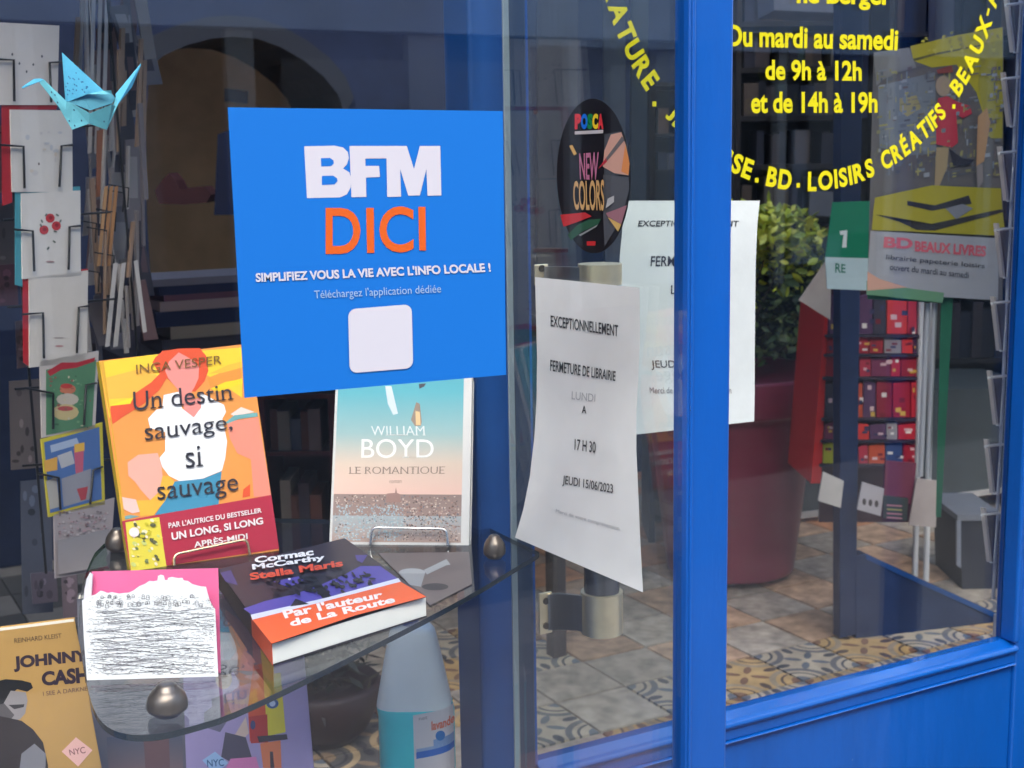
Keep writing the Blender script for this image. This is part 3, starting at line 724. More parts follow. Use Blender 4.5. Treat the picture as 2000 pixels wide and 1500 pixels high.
a.text('LE ROMANTIQUE', z6((725, 1015), (1268, 1013), (1266, 1062), (725, 1062)), (128, 112, 104), .0, True)
a.text('roman', z6((955, 1092), (1022, 1090), (1022, 1106), (955, 1108)), (150, 130, 120), 0)
a.build('cover_print', bk)
def easel(label, name_q, m_, foot):
    "wire easel: front lip loop, two feet running back and a rear prop"
    (x0, y0), (x1, y1), (x2, y2), (x3, y3) = name_q     # bottom-left, top-left, top-right, bottom-right on lean plane in front
    p = [foot.P(x, y, .010) for x, y in name_q]
    p[0][2] = p[3][2] = SH+.003
    t = thing('wire_easel', label, 'easel', (p[0]+p[3])/2)
    def rnd(a_, b_, c_, r=.006, n=5):
        u = (a_-b_)/np.linalg.norm(a_-b_); v = (c_-b_)/np.linalg.norm(c_-b_)
        return [b_+u*r*(1-k/n)**2*1.0+v*r*(k/n)**2 for k in range(n+1)]
    path = [p[0]]+rnd(p[0], p[1], p[2])+rnd(p[1], p[2], p[3])+[p[3]]
    b = MB(); b.tube(path, .0016, n=8); b.build('front_lip', m_, t)
    back = -foot.n.copy(); back[2] = 0; back /= np.linalg.norm(back)
    for s in (0, 3):
        b = MB(); e = p[s]+back*.085; e[2] = SH+.002; b.tube([p[s], p[s]+back*.03, e], .0016, n=8); b.build('foot_wire', m_, t)
    b = MB(); e0, e1 = p[0]+back*.085, p[3]+back*.085; e0[2] = e1[2] = SH+.002; top_ = (e0+e1)/2+np.array([0, 0, .12])-back*.02
    b.tube([e0, top_, e1], .0016, n=8); b.build('back_prop', m_, t)
    return t
easel('chrome wire easel holding the pale turquoise novel', [(723, 1066), (727, 1030), (871, 1033), (875, 1066)], CHROME, pl)
bl, br = pz.P(255, 1115), pz.P(545, 1075)
easel('brass coloured wire easel holding the orange novel', [(341, 1112), (340, 1083), (482, 1053), (488, 1082)], GOLDWIRE, lean_plane(bl, br, 12))
# -- flat thick novel with orange band
TZ = SH+.0205
pt = PZ(TZ)
Aq = [(425, 1112), (673, 1051), (833, 1165), (530, 1257)]
t = thing('book', 'thick dark novel with an orange paper band lying flat on the glass shelf', 'book', pz.P(640, 1180))
c = [pt.P(*p) for p in Aq]; dn = np.array([0, 0, -1])
cc = sum(c)/4
b = MB(); b.slab([cc+(p-cc)*.996+dn*.0008 for p in c], dn*.0185, (252, 249, 240)); b.build('page_block', PAPER, t, .001)
b = MB()
b.slab(c, dn*.0006, (44, 38, 52)); b.slab([p+dn*.0195 for p in c], dn*.0006, (36, 32, 44))
sp = (c[0]-c[1])/np.linalg.norm(c[0]-c[1])
m1 = c[0]+(c[3]-c[0])*.66
b.slab([c[0], m1, m1+dn*.02, c[0]+dn*.02], -sp*.0006, (28, 26, 34))
b.slab([m1, c[3], c[3]+dn*.02, m1+dn*.02], -sp*.0006, (236, 88, 34)); b.build('cover', PRINT, t)
a = Art(pt); z5 = lambda *p: Z(2.884, 430, 980, p)
PU = (84, 74, 168)
a.poly(z5((130, 602), (250, 560), (420, 520), (560, 470), (700, 410), (790, 362), (900, 362), (1000, 432), (600, 540), (180, 636)), PU)
a.poly(z5((0, 400), (60, 385), (100, 470), (30, 450)), (70, 62, 120)); a.poly(z5((300, 450), (440, 420), (480, 450), (380, 480)), PU); a.poly(z5((760, 300), (830, 300), (800, 345), (770, 330)), (75, 66, 140))
a.poly(z5((480, 420), (535, 420), (600, 500), (640, 548), (590, 560)), (24, 22, 30))
for k in range(90):
    x, y = z5((random.uniform(260, 860), random.uniform(400, 520)))[0]; a.blob(x, y, random.uniform(3, 9), random.uniform(1.5, 4), (26, 24, 34), 6, random.random())
a.poly(z5((172, 636), (600, 540), (1003, 430), (1020, 452), (600, 562), (182, 668)), (222, 224, 242))
a.poly(z5((182, 664), (600, 558), (1016, 450), (1162, 535), (760, 640), (290, 800)), (242, 98, 40))
a.poly(z5((395, 590), (425, 545), (500, 575)), (24, 22, 30))
a.blob(*z5((390, 435))[0], 3, 2, (220, 220, 240), 8)
a.text('Cormac', z5((192, 312), (522, 262), (528, 300), (197, 346)), (235, 235, 240), .035)
a.text('McCarthy', z5((178, 352), (585, 296), (596, 334), (184, 392)), (235, 235, 240), .035)
a.text('Stella Maris', z5((163, 402), (686, 324), (694, 362), (172, 442)), (226, 82, 52), .035)
a.text("Par l'auteur", z5((345, 610), (908, 500), (920, 540), (366, 658)), (246, 236, 232), .035)
a.text('de La Route', z5((385, 664), (975, 530), (988, 566), (400, 704)), (246, 236, 232), .035)
a.build('cover_print', t)
# -- reflection on the shelf, painted as a flat sheet under the easel
t = thing('painted_reflection', 'flat grey sheet painted as the reflection on the shelf beside the thick novel', 'card', pz.P(850, 1120))
a = Art(PZ(SH), z0=.0008)
cq = [(738, 1078), (918, 1078), (925, 1150), (880, 1195)]
b = MB(); b.slab([PZ(SH+.0012).P(*p) for p in [(738, 1080), (916, 1078), (922, 1140), (840, 1182)]], (0, 0, -.001), (108, 98, 98)); b.build('reflection_sheet', PRINT, t)
a.k = .0014; a.blob(805, 1118, 26, 8, (165, 168, 172)); a.poly([(780, 1120), (830, 1120), (822, 1146), (800, 1142)], (150, 152, 156)); a.poly([(828, 1113), (872, 1092), (880, 1103), (872, 1104), (834, 1122)], (160, 163, 166)); a.blob(850, 1146, 26, 7, (50, 48, 55))
a.build('card_print', t)  # painted shapes of the same reflection
# -- pop-up card
bl, br = pz.P(169, 1329), pz.P(427, 1322)
pl = lean_plane(bl, br, 8)
t = thing('greeting_card', 'folded greeting card of an inked hill village under a pink sky', 'card', (bl+br)/2)
z4 = lambda *p: Z(3.571, 0, 1080, p)
n_ = -pl.n
b = MB(); b.slab([pl.P(*p)+n_*.012 for p in z4((612, 146), (1503, 122), (1522, 862), (606, 888))], n_*.0006, (240, 112, 160)); b.build('pink_panel', PRINT, t)
side = [pl.P(*p) for p in z4((612, 146), (590, 190), (575, 260), (568, 350), (572, 450), (585, 600), (600, 750), (606, 888), (640, 888), (625, 600), (622, 330), (632, 160))]
b = MB(); b.slab([p+n_*.006 for p in side], n_*.002, (226, 222, 226)); b.build('folded_edge', PRINT, t)
skyl = [(572, 330), (600, 318), (640, 298), (665, 290), (700, 264), (720, 268), (750, 280), (780, 274), (830, 284), (900, 276), (930, 262), (970, 232), (1010, 216), (1040, 196), (1070, 198), (1098, 192), (1102, 160), (1120, 152), (1142, 158), (1150, 190), (1168, 190), (1172, 174), (1200, 168), (1240, 176), (1272, 174), (1280, 192), (1310, 196), (1340, 218), (1400, 234), (1436, 236), (1445, 270), (1462, 330), (1482, 372), (1500, 392), (1522, 862), (606, 888), (585, 600)]
hill = [pl.P(*p) for p in Z(3.571, 0, 1080, skyl)]
b = MB(); b.slab(hill, n_*.0006, (240, 240, 240)); b.build('village_cutout', PRINT, t)
a = Art(pl, z0=.0003)
def skytop(x):
    for (xa, ya), (xb, yb) in zip(skyl, skyl[1:]):
        if xa <= x <= xb: return ya+(yb-ya)*(x-xa)/(xb-xa+1e-6)
    return 400
def stroke(x, y, dx, dy, w_, c):
    L_ = math.hypot(dx, dy)+1e-6; nx, ny = -dy/L_*w_, dx/L_*w_
    a.poly(Z(3.571, 0, 1080, [(x, y), (x+dx, y+dy), (x+dx+nx, y+dy+ny), (x+nx, y+ny)]), c, off=.0004+.00004*(len(a.mb.f) % 5))
def pline(pts, w_, g_):
    for (xa, ya), (xb, yb) in zip(pts, pts[1:]): stroke(xa, ya, xb-xa, yb-ya, w_, (g_, g_-3, g_))
for j_ in range(46):            # terraces and field walls
    y0 = 392+j_*9.8; x0 = random.uniform(600, 760); ph = random.random()*6
    for seg in range(random.randint(2, 4)):
        L_ = random.uniform(120, 330); x1_ = min(1490, x0+L_); n_s = 9
        pline([(x0+(x1_-x0)*i/n_s, y0+9*math.sin(ph+(x0+(x1_-x0)*i/n_s)*.013)+random.gauss(0, 2)) for i in range(n_s+1)], random.uniform(2, 3.6), random.randint(88, 150))
        x0 = x1_+random.uniform(10, 50)
        if x0 > 1430: break
for k in range(46):             # houses in two rows under the skyline
    x = random.uniform(640, 1400); y = max(skytop(x)+14, random.choice((300, 338, 352))+random.uniform(-8, 8)); w_, h_ = random.uniform(16, 34), random.uniform(14, 28); g_ = random.randint(95, 150)
    pline([(x, y+h_), (x, y), (x+w_/2, y-8), (x+w_, y), (x+w_, y+h_), (x, y+h_)], 2.6, g_)
    for q_ in range(2): stroke(x+5+q_*w_*.45, y+6, 4, 0, 6, (g_, g_, g_))
for k in range(330):            # bushes and vines
    x = random.uniform(605, 1490); y = random.uniform(400, 850)
    if random.random() > (y-300)/560: continue
    if y > 866-(x-600)*.025: continue
    r_ = random.uniform(5, 13)
    pline([(x+r_*math.cos(t_), y-r_*.8*math.sin(t_)) for t_ in (0, .6, 1.2, 1.9, 2.5, 3.1)], 2.4, random.randint(105, 170))
for k in range(900):            # hatching
    x = random.uniform(600, 1490); y = max(skytop(x)+10, random.uniform(300, 850))
    if y > 862-(x-600)*.025: continue
    stroke(x, y, random.uniform(5, 20), random.gauss(0, 3), random.uniform(1.4, 2.6), (random.randint(100, 180),)*3)
a.build('ink_drawing', t)
# -- comics under the shelf
def low_book(name, label, az, q, depth, thick, c, pp_):
    pl = face(*pp_, depth, az); return pl, book(name, label, pl, q, thick, c)
pl, bk = low_book('comic_book', 'mustard comic album with a dark haired man in profile below the shelf', 100, [(-60, 1240), (146, 1214), (206, 1545), (-10, 1590)], 1.34, .014, (190, 148, 84), (100, 1350))
a = Art(pl)
a.text('REINHARD KLEIST', z4((98, 596), (428, 560), (430, 592), (102, 630)), (96, 76, 52), .01)
a.text('JOHNNY', z4((92, 722), (612, 672), (618, 775), (98, 832)), (52, 38, 50), .05)
a.text('CASH', z4((288, 830), (612, 790), (620, 905), (294, 928)), (52, 38, 50), .05)
a.text('I SEE A DARKNESS', z4((298, 968), (650, 925), (652, 955), (302, 998)), (110, 78, 58), .01)
a.poly(z4((-40, 900), (40, 880), (150, 888), (215, 905), (230, 940), (190, 968), (120, 950), (70, 990), (30, 1050), (-40, 1120)), (30, 28, 28))
a.poly(z4((75, 960), (180, 972), (192, 1030), (175, 1120), (140, 1160), (60, 1180), (-30, 1100), (25, 1050)), (150, 142, 140))
a.poly(z4((60, 1060), (170, 1055), (165, 1075), (100, 1090)), (50, 46, 46)); a.poly(z4((-30, 1060), (30, 1050), (100, 1130), (60, 1180), (-30, 1160)), (90, 84, 84))
a.poly(z4((-40, 1130), (60, 1150), (150, 1170), (230, 1230), (300, 1320), (335, 1480), (335, 1560), (-40, 1560)), (50, 42, 40))
a.poly(z4((150, 1400), (240, 1330), (320, 1400), (315, 1560), (130, 1560)), (128, 126, 130))
a.poly(z4((430, 1385), (530, 1285), (645, 1375), (545, 1490)), (238, 184, 172)); a.text('NYC', z4((480, 1372), (590, 1350), (598, 1396), (488, 1412)), (140, 90, 90), .01)
a.build('cover_print', bk)
pl, bk = low_book('comic_book', 'mauve comic album with cartoon figures and a yellow and orange house', 112, [(352, 1160), (582, 1152), (616, 1545), (366, 1570)], 1.44, .012, (178, 158, 196), (480, 1400))
a = Art(pl); z5b = lambda *p: Z(2.884, 430, 980, p)
a.rect([(354, 1162), (578, 1156), (592, 1290), (362, 1320)], (100, 96, 110), (150, 140, 165))
for pts, c in (([(440, 1190), (505, 1240), (530, 1320), (470, 1340), (440, 1280)], (150, 118, 126)),
               ([(428, 1230), (450, 1222), (470, 1262), (440, 1300)], (100, 124, 140)),
               ([(430, 1290), (468, 1288), (466, 1310), (432, 1312)], (86, 82, 92)),
               ([(400, 1370), (440, 1355), (452, 1395), (430, 1430), (398, 1420)], (120, 112, 130)),
               ([(495, 1300), (530, 1292), (528, 1400), (500, 1420), (488, 1450), (484, 1380)], (220, 84, 48)),
               ([(514, 1318), (548, 1314), (558, 1430), (522, 1438)], (232, 208, 60)), ([(505, 1235), (535, 1260), (535, 1330), (515, 1330)], (232, 190, 60)),
               ([(486, 1400), (522, 1395), (524, 1450), (490, 1452)], (190, 50, 44)), ([(502, 1438), (560, 1434), (562, 1444), (506, 1450)], (56, 50, 60)),
               ([(508, 1452), (548, 1446), (550, 1500), (514, 1500)], (236, 128, 78)), ([(527, 1468), (533, 1468), (536, 1500), (528, 1500)], (60, 40, 50)),
               ([(480, 1400), (462, 1430), (455, 1440), (470, 1450), (486, 1432)], (222, 190, 170)),
               ([(440, 1430), (480, 1440), (492, 1480), (450, 1488), (432, 1478)], (84, 76, 90)),
               ([(395, 1485), (420, 1468), (446, 1490), (420, 1512)], (170, 200, 230)), ([(450, 1482), (500, 1478), (506, 1500), (440, 1504)], (226, 130, 176)),
               ([(380, 1340), (410, 1334), (414, 1380), (388, 1400)], (190, 170, 205))):
    a.poly(pts, c)
a.blob(437, 1326, 16, 20, (214, 190, 160)); a.blob(437, 1310, 18, 8, (80, 78, 88)); a.blob(532, 1374, 12, 10, (60, 92, 140)); a.blob(532, 1374, 6, 6, (190, 200, 220))
a.text('NYC', [(404, 1484), (437, 1482), (438, 1496), (405, 1498)], (60, 100, 140), .01)
a.blob(494, 1416, 5, 9, (70, 70, 110)); a.build('cover_print', bk)
pl, bk = low_book('book', 'grey book standing between the mustard and mauve albums', 106, [(150, 1170), (368, 1160), (376, 1540), (160, 1560)], 1.47, .02, (118, 116, 124), (270, 1400))
a = Art(pl); a.rect([(205, 1325), (352, 1318), (356, 1385), (210, 1395)], (104, 102, 110), (128, 126, 134)); a.rect([(208, 1440), (356, 1436), (358, 1500), (212, 1502)], (98, 104, 120), (140, 120, 120)); a.poly([(280, 1440), (330, 1438), (332, 1500), (284, 1500)], (128, 96, 96)); a.build('cover_print', bk)
# bench that carries them, just under the picture's lower edge
t = thing('display_bench', 'low blue bench under the albums at the foot of the window', 'bench', (.2, 1.3, .6))
zb = min(face(100, 1350, 1.34, 100).P(206, 1545)[2], face(480, 1400, 1.44, 112).P(616, 1545)[2])
part('bench_top', (-.9, 1.02, zb-.09), (.46, 1.5, zb-.07), NAVY, t); part('bench_leg', (-.85, 1.05, FL), (-.80, 1.45, zb-.091), NAVY, t); part('bench_leg', (.40, 1.05, FL), (.44, 1.45, zb-.091), NAVY, t)
# ------------------------------------------------ bottle
dep = 1.72; pb = face(815, 1400, dep)
def bz(y): return pb.P(815, y)[2]
cb = pb.P(815, 1400); wpx = dep/F
t = thing('plastic_bottle', 'translucent detergent bottle half full of turquoise liquid with a white label', 'bottle', (cb[0], cb[1], bz(1620)))
ax = azdir(118.9); ay = azdir(28.9)
def sq_ring(z, wx, wy, cx, n=28, p=3.2):
    r = []
    for k in range(n):
        an = 2*math.pi*k/n; c_, s_ = math.cos(an), math.sin(an)
        u = math.copysign(abs(c_)**(2/p), c_)*wx; v = math.copysign(abs(s_)**(2/p), s_)*wy
        r.append(np.array([cb[0], cb[1], 0])+ax*(u+cx)+ay*v+np.array([0, 0, z]))
    return r
def loft(b, rings, c, cap=True):
    n = len(rings[0]); vs = [p for r in rings for p in r]
    fs = [(i*n+k, i*n+(k+1) % n, (i+1)*n+(k+1) % n, (i+1)*n+k) for i in range(len(rings)-1) for k in range(n)]
    if cap: fs += [tuple(range(n-1, -1, -1)), tuple((len(rings)-1)*n+k for k in range(n))]
    b.mesh(vs, fs, c, 1)
W = wpx
PL = mat('cloudy_plastic', attr=True, rough=.3, noise=.05, nscale=15); PL.node_tree.nodes['Principled BSDF'].inputs['Alpha'].default_value = .86
UP, LO = (244, 252, 255), (70, 240, 252)
LQ = mat('turquoise_liquid', (.10, .62, .70), rough=.2)
prof = [(1625, 66, 45), (1618, 72, 50), (1500, 74, 52), (1390, 74, 52), (1370, 73, 51), (1345, 68, 48), (1290, 57, 42), (1245, 47, 36), (1230, 43, 33), (1222, 36, 28), (1219, 20, 18)]
b = MB(); rg = [sq_ring(bz(y), wx*W, wy*W, (-1 if y > 1380 else -5)*W) for y, wx, wy in prof]
loft(b, rg[:5], LO, False); b.face(list(reversed(rg[0])), LO); loft(b, rg[4:], UP, False); b.face(rg[-1], UP); b.build('bottle_shell', PL, t)
b = MB(); loft(b, [sq_ring(bz(y), wx*W, wy*W, -1*W) for y, wx, wy in [(1618, 66, 46), (1500, 71, 49), (1400, 71, 49), (1372, 70.5, 48.5)]], (0, 0, 0)); b.build('liquid', LQ, t)
b = MB(); loft(b, [sq_ring(bz(y), wx*W, wx*W, -8*W, 20, 2) for y, wx in [(1224, 15), (1216, 15), (1210, 17), (1188, 17), (1186, 15)]], (70, 110, 190)); b.build('cap', PRINT, t)
plb = face(815, 1400, dep-.034)
class LabelSurf:
    n = plb.n
    def P(s, px, py, off=0):
        # wraps the squircle body: find the height, then the ring point whose sight line fits
        z = plb.P(px, py)[2]; u = (px-814)/74*1.0; u = max(-.985, min(.985, u))
        v = -(1-abs(u)**3.2)**(1/3.2)
        g_ = .0006+off
        return np.array([cb[0], cb[1], 0])+ax*((74*u-1)*W+g_*u)+ay*((52*v)*W-g_)+np.array([0, 0, z])
ls = LabelSurf()
def lab_q(x0, y0, x1, y1, c, off, n=10, sl=-.18):
    for k in range(n):
        xa, xb = x0+(x1-x0)*k/n, x0+(x1-x0)*(k+1)/n; f_ = lambda x: (x-x0)*sl+0
        b.face([ls.P(xa, y0+f_(xa), off), ls.P(xb, y0+f_(xb), off), ls.P(xb, y1+f_(xb), off), ls.P(xa, y1+f_(xa), off)], c, ft=1)
b = MB(); lab_q(811, 1396, 886, 1560, (226, 224, 228), 0)
lab_q(815, 1462, 886, 1470, (150, 185, 225), .0002); lab_q(815, 1468, 886, 1481, (20, 110, 210), .0003); lab_q(848, 1444, 886, 1462, (130, 170, 220), .0002)
for k in range(14):
    a0, a1 = 2*math.pi*k/14, 2*math.pi*(k+1)/14
    b.face([ls.P(861, 1437, .0004), ls.P(861+9*math.cos(a0), 1437+10*math.sin(a0), .0004), ls.P(861+9*math.cos(a1), 1437+10*math.sin(a1), .0004)], (20, 120, 200))
N, P, sz = glyphs('lavande', .03); b.mesh([ls.P(845+u*42, 1408+v*18-u*7, .0005) for u, v in N], P, (232, 120, 90))
N, P, sz = glyphs('net', 0); b.mesh([ls.P(822+u*16, 1400+v*6-u*3, .0005) for u, v in N], P, (140, 140, 150))
b.build('label', INK, t)
# low stool carrying bottle, under the frame
t = thing('stool', 'low dark stool under the detergent bottle', 'stool', (cb[0], cb[1], FL))
zt_ = bz(1625)-.001; part('stool_seat', (cb[0]-.07, cb[1]-.06, zt_-.025), (cb[0]+.07, cb[1]+.07, zt_), mat('dark_wood', (.05, .03, .02), rough=.5), t)
for sx in (-.055, .055):
    for sy in (-.045, .055): part('leg', (cb[0]+sx-.01, cb[1]+sy-.01, FL), (cb[0]+sx+.01, cb[1]+sy+.01, zt_-.0255), MATS['dark_wood'], t)
# ================================================================ ORIGAMI CRANE
pc = face(165, 200, 1.22)
t = thing('origami_crane', 'folded turquoise paper crane hanging behind the window at the top left', 'paper crane', pc.P(165, 180))
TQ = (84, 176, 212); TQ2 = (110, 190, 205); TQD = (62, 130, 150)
z1 = lambda x, y, off=0: pc.P(x/3.75, y/3.75, off)
b = MB()
def tri(pts, c): b.face([z1(*p) for p in pts], c)
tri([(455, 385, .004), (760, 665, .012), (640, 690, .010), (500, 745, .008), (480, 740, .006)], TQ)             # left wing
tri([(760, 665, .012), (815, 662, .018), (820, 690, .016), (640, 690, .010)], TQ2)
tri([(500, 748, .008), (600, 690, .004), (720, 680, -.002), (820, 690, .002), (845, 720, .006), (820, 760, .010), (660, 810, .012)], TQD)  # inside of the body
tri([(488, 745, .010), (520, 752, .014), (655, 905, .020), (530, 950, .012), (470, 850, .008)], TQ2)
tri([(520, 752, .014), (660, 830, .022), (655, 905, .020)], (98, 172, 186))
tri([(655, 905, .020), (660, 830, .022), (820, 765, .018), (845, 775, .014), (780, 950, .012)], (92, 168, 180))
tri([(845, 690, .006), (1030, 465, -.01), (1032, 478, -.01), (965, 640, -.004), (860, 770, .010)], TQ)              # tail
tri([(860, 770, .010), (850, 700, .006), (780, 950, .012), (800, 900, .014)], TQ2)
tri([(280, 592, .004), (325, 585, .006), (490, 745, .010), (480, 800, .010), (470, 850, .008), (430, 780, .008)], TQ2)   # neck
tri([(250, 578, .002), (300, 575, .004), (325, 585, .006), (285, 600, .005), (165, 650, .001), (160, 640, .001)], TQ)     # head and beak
o = b.build('folded_paper', mat('origami_paper', attr=True, rough=.7, noise=.1, nscale=60), t)
so_ = o.modifiers.new('thick', 'SOLIDIFY'); so_.thickness = .0004
b = MB()
for k in range(26):
    x, y = random.uniform(480, 640), random.uniform(520, 700)
    if y < 385+(x-455)*.95+30: continue
    b.tube([z1(x, y, .014), z1(x+6, y+8, .014)], .0005, (40, 100, 150), 5)
for x, y in ((505, 880), (595, 878), (545, 915), (760, 885), (540, 800), (420, 745), (400, 690), (375, 670)): b.tube([z1(x, y, .024), z1(x+4, y+12, .024)], .0006, (40, 84, 110), 5)
b.build('printed_dots', INK, t)
b = MB(); p = z1(700, 700, .005); b.tube([p, (p[0], p[1], 2.89)], .00015, n=5); b.build('thread', mat('nylon', (.3, .3, .3), rough=.4), t)
# ================================================================ CARD SPINNER (left)
DS = 1.85
pf = face(100, 450, DS, 53)
t = thing('card_spinner', 'black wire spinner rack of greeting cards at the left of the display', 'card rack', (pf.P(110, 500)[0]-.1, pf.P(110, 500)[1]+.15, FL))
sp_c = pf.P(60, 500)+azdir(-37)*.16
b = MB(); b.tube([(sp_c[0], sp_c[1], FL), (sp_c[0], sp_c[1], 2.1)], .016, n=14); b.build('pole', BLACK, t)
b = MB(); b.lathe((sp_c[0], sp_c[1], FL), [(.22, 0), (.22, .015), (.19, .03), (.02, .04)]); b.build('base', BLACK, t)
# pocket wires: (left hook, right hook)
hooks = [(((-20, 115), (27, 117), (28, 198)), ((100, 200), (97, 122), (125, 121))),
         (((0, 283), (46, 286), (48, 368)), ((116, 365), (120, 285), (142, 283))),
         (((28, 448), (64, 451), (67, 530)), ((134, 527), (136, 443), (158, 441))),
         (((45, 614), (84, 611), (86, 700)), ((150, 690), (154, 600), (172, 598))),
         (((50, 758), (104, 768), (104, 838)), ((164, 830), (168, 752), (188, 748))),
         (((75, 925), (115, 933), (118, 995)), ((176, 985), (182, 918), (200, 912)))]
for h_ in hooks:
    for w_ in h_:
        b = MB(); b.tube([pf.P(x, y, .006) for x, y in w_], .0017, n=7); b.build('pocket_wire', BLACK, t)
b = MB()
for x in (-10, 205):
    b.tube([pf.P(x, -60, -.02), pf.P(x+100, 1120, -.02)], .002, n=6)
for x, y in ((0, 260), (20, 430), (30, 600), (45, 760), (60, 910)):
    b.tube([pf.P(x-15, y, -.012), pf.P(x+195, y-16, -.012)], .0018, n=6)
b.build('rack_grid', BLACK, t)
GC = [('plain white card with tiny specks at the top of the spinner', [(-30, 42), (116, 50), (112, 205), (-25, 205)], (222, 214, 208), None),
      ('white card on a red envelope in the second pocket of the spinner', [(20, 214), (141, 216), (142, 375), (24, 375)], (220, 214, 208), [(4, 200), (112, 205), (110, 214), (20, 214), (24, 395), (5, 402)]),
      ('white card with three red roses on a teal envelope in the third pocket', [(42, 378), (157, 372), (158, 540), (44, 545)], (222, 216, 210), [(30, 372), (156, 364), (157, 373), (42, 379), (44, 560), (30, 556)]),
      ('blank cream card on a red envelope in the fourth pocket', [(57, 543), (172, 528), (170, 706), (58, 718)], (214, 206, 198), [(45, 536), (172, 525), (172, 533), (57, 545), (58, 716), (46, 708)]),
      ('card with green picture, red ribbon and pale frame in the fifth pocket', [(78, 706), (193, 685), (186, 838), (82, 855)], (198, 188, 182), None),
      ('blue picture card with yellow border in the sixth pocket', [(80, 858), (200, 825), (205, 985), (95, 1010)], (205, 190, 60), None),
      ('pinkish grey lace patterned card in the lowest pocket', [(105, 1005), (224, 972), (214, 1110), (108, 1130)], (168, 158, 160), None)]
for i, (lb, q, c, env) in enumerate(GC):
    off = .002
    pts = [pf.P(x, y, off) for x, y in q]
    tc_ = thing('greeting_card', lb, 'card', (pts[2]+pts[3])/2)
    b = MB(); b.slab(pts, -pf.n*.0016, c); b.build('card_front', PRINT, tc_)
    if env:
        b = MB(); b.slab([pf.P(x, y, off-.002) for x, y in env], -pf.n*.001, (178, 36, 48) if i != 2 else (72, 150, 165)); b.build('envelope', PRINT, tc_)
    a = Art(pf, z0=off+.0004)
    if i == 0:
        for x, y in ((24, 106), (82, 110), (38, 124), (65, 126), (52, 140)): a.blob(x, y, 2, 3, (90, 90, 95), 6)
    if i == 1:
        for k in range(16): a.blob(random.uniform(45, 120), random.uniform(255, 345), random.uniform(2, 7), random.uniform(2, 6), random.choice([(206, 200, 198), (214, 200, 184), (196, 196, 200)]), 7)
        a.blob(76, 320, 2, 3, (100, 90, 90), 6)
    if i == 2:
        for x, y in ((98, 426), (110, 441), (86, 449)):
            a.blob(x, y, 9, 9, (198, 60, 68), 12); a.blob(x+1, y-1, 4, 4, (150, 36, 48), 8)
        for x, y in ((90, 420), (112, 420), (118, 432), (82, 432), (108, 452), (106, 472), (94, 485), (80, 440)): a.blob(x, y, 4, 2, (110, 120, 110), 6, random.random()*3)
        a.blob(98, 511, 9, 2, (180, 150, 150), 6)
    if i == 3:
        a.blob(115, 660, 12, 1.5, (170, 160, 155), 6); a.blob(116, 676, 9, 2, (190, 140, 140), 6)
    if i == 4:
        a.poly([(90, 722), (188, 702), (180, 832), (90, 850)], (86, 132, 98)); a.poly([(92, 725), (120, 708), (150, 708), (186, 698), (184, 706), (150, 718), (120, 722), (98, 735)], (176, 44, 56))
        a.blob(132, 760, 16, 10, (200, 120, 90), 12); a.blob(130, 754, 12, 5, (190, 60, 56), 10); a.blob(132, 780, 22, 12, (196, 184, 168), 12); a.blob(128, 805, 26, 16, (200, 180, 130), 12); a.blob(128, 798, 16, 5, (180, 80, 80), 10)
        for k in range(30): a.blob(random.uniform(95, 178), random.uniform(735, 835), random.uniform(1, 4), random.uniform(1, 3), random.choice([(60, 100, 74), (120, 160, 120), (150, 90, 80), (200, 190, 160)]), 6)
    if i == 5:
        a.poly([(86, 864), (194, 834), (199, 975), (98, 1002)], (78, 112, 168))
        for pp_, c_ in (([(98, 870), (150, 855), (155, 868), (100, 884)], (170, 185, 210)), ([(112, 890), (140, 880), (146, 905), (120, 915)], (186, 186, 190)), ([(144, 875), (164, 870), (162, 925), (148, 925)], (196, 96, 120)), ([(86, 900), (112, 892), (112, 918), (88, 922)], (222, 168, 80)),
                        ([(90, 940), (110, 930), (116, 990), (98, 995)], (180, 176, 170)), ([(120, 935), (178, 915), (176, 975), (124, 990)], (150, 150, 160)), ([(150, 955), (172, 950), (168, 975), (158, 978)], (176, 70, 80)), ([(145, 868), (165, 864), (165, 880), (146, 884)], (230, 180, 80))): a.poly(pp_, c_)
    if i == 6:
        for k in range(110): a.blob(random.uniform(112, 212), random.uniform(998, 1050), random.uniform(1, 3.5), random.uniform(1, 3), random.choice([(150, 120, 126), (190, 180, 182), (120, 110, 116), (180, 150, 156)]), 6)
        a.rect([(112, 1056), (214, 1032), (212, 1106), (114, 1122)], (150, 146, 150), (170, 160, 160))
    a.build('card_print', tc_)
# cards, bookmarks and pencils in the far side of the spinner, seen nearly edge on
def slips(label, name, cat, group, px0, py0, px1, py1, wpx_, n, gap, cols, depth, az=62, thick=.0012):
    pl = face(px0, py0, depth, az)
    pts0 = [pl.P(px0, py0), pl.P(px0+wpx_, py0-2), pl.P(px1+wpx_, py1-2), pl.P(px1, py1)]
    t = thing(name, label, cat, pts0[3], group)
    for k in range(n):
        b = MB(); o_ = k*gap
        q = [pl.P(px0+o_, py0), pl.P(px0+o_+wpx_, py0-2), pl.P(px1+o_+wpx_, py1-2), pl.P(px1+o_, py1)]
        b.slab(q, -pl.n*thick, random.choice(cols)); b.build('slip' if cat != 'pencils' else 'pencil', PRINT, t)
LG = [(176, 168, 164), (150, 144, 142), (190, 184, 180)]
GY = [(120, 114, 118), (88, 86, 94), (150, 142, 142)]
WD = [(196, 150, 104), (182, 132, 88)]
grp = 'slips and bookmarks on the far side of the card spinner'
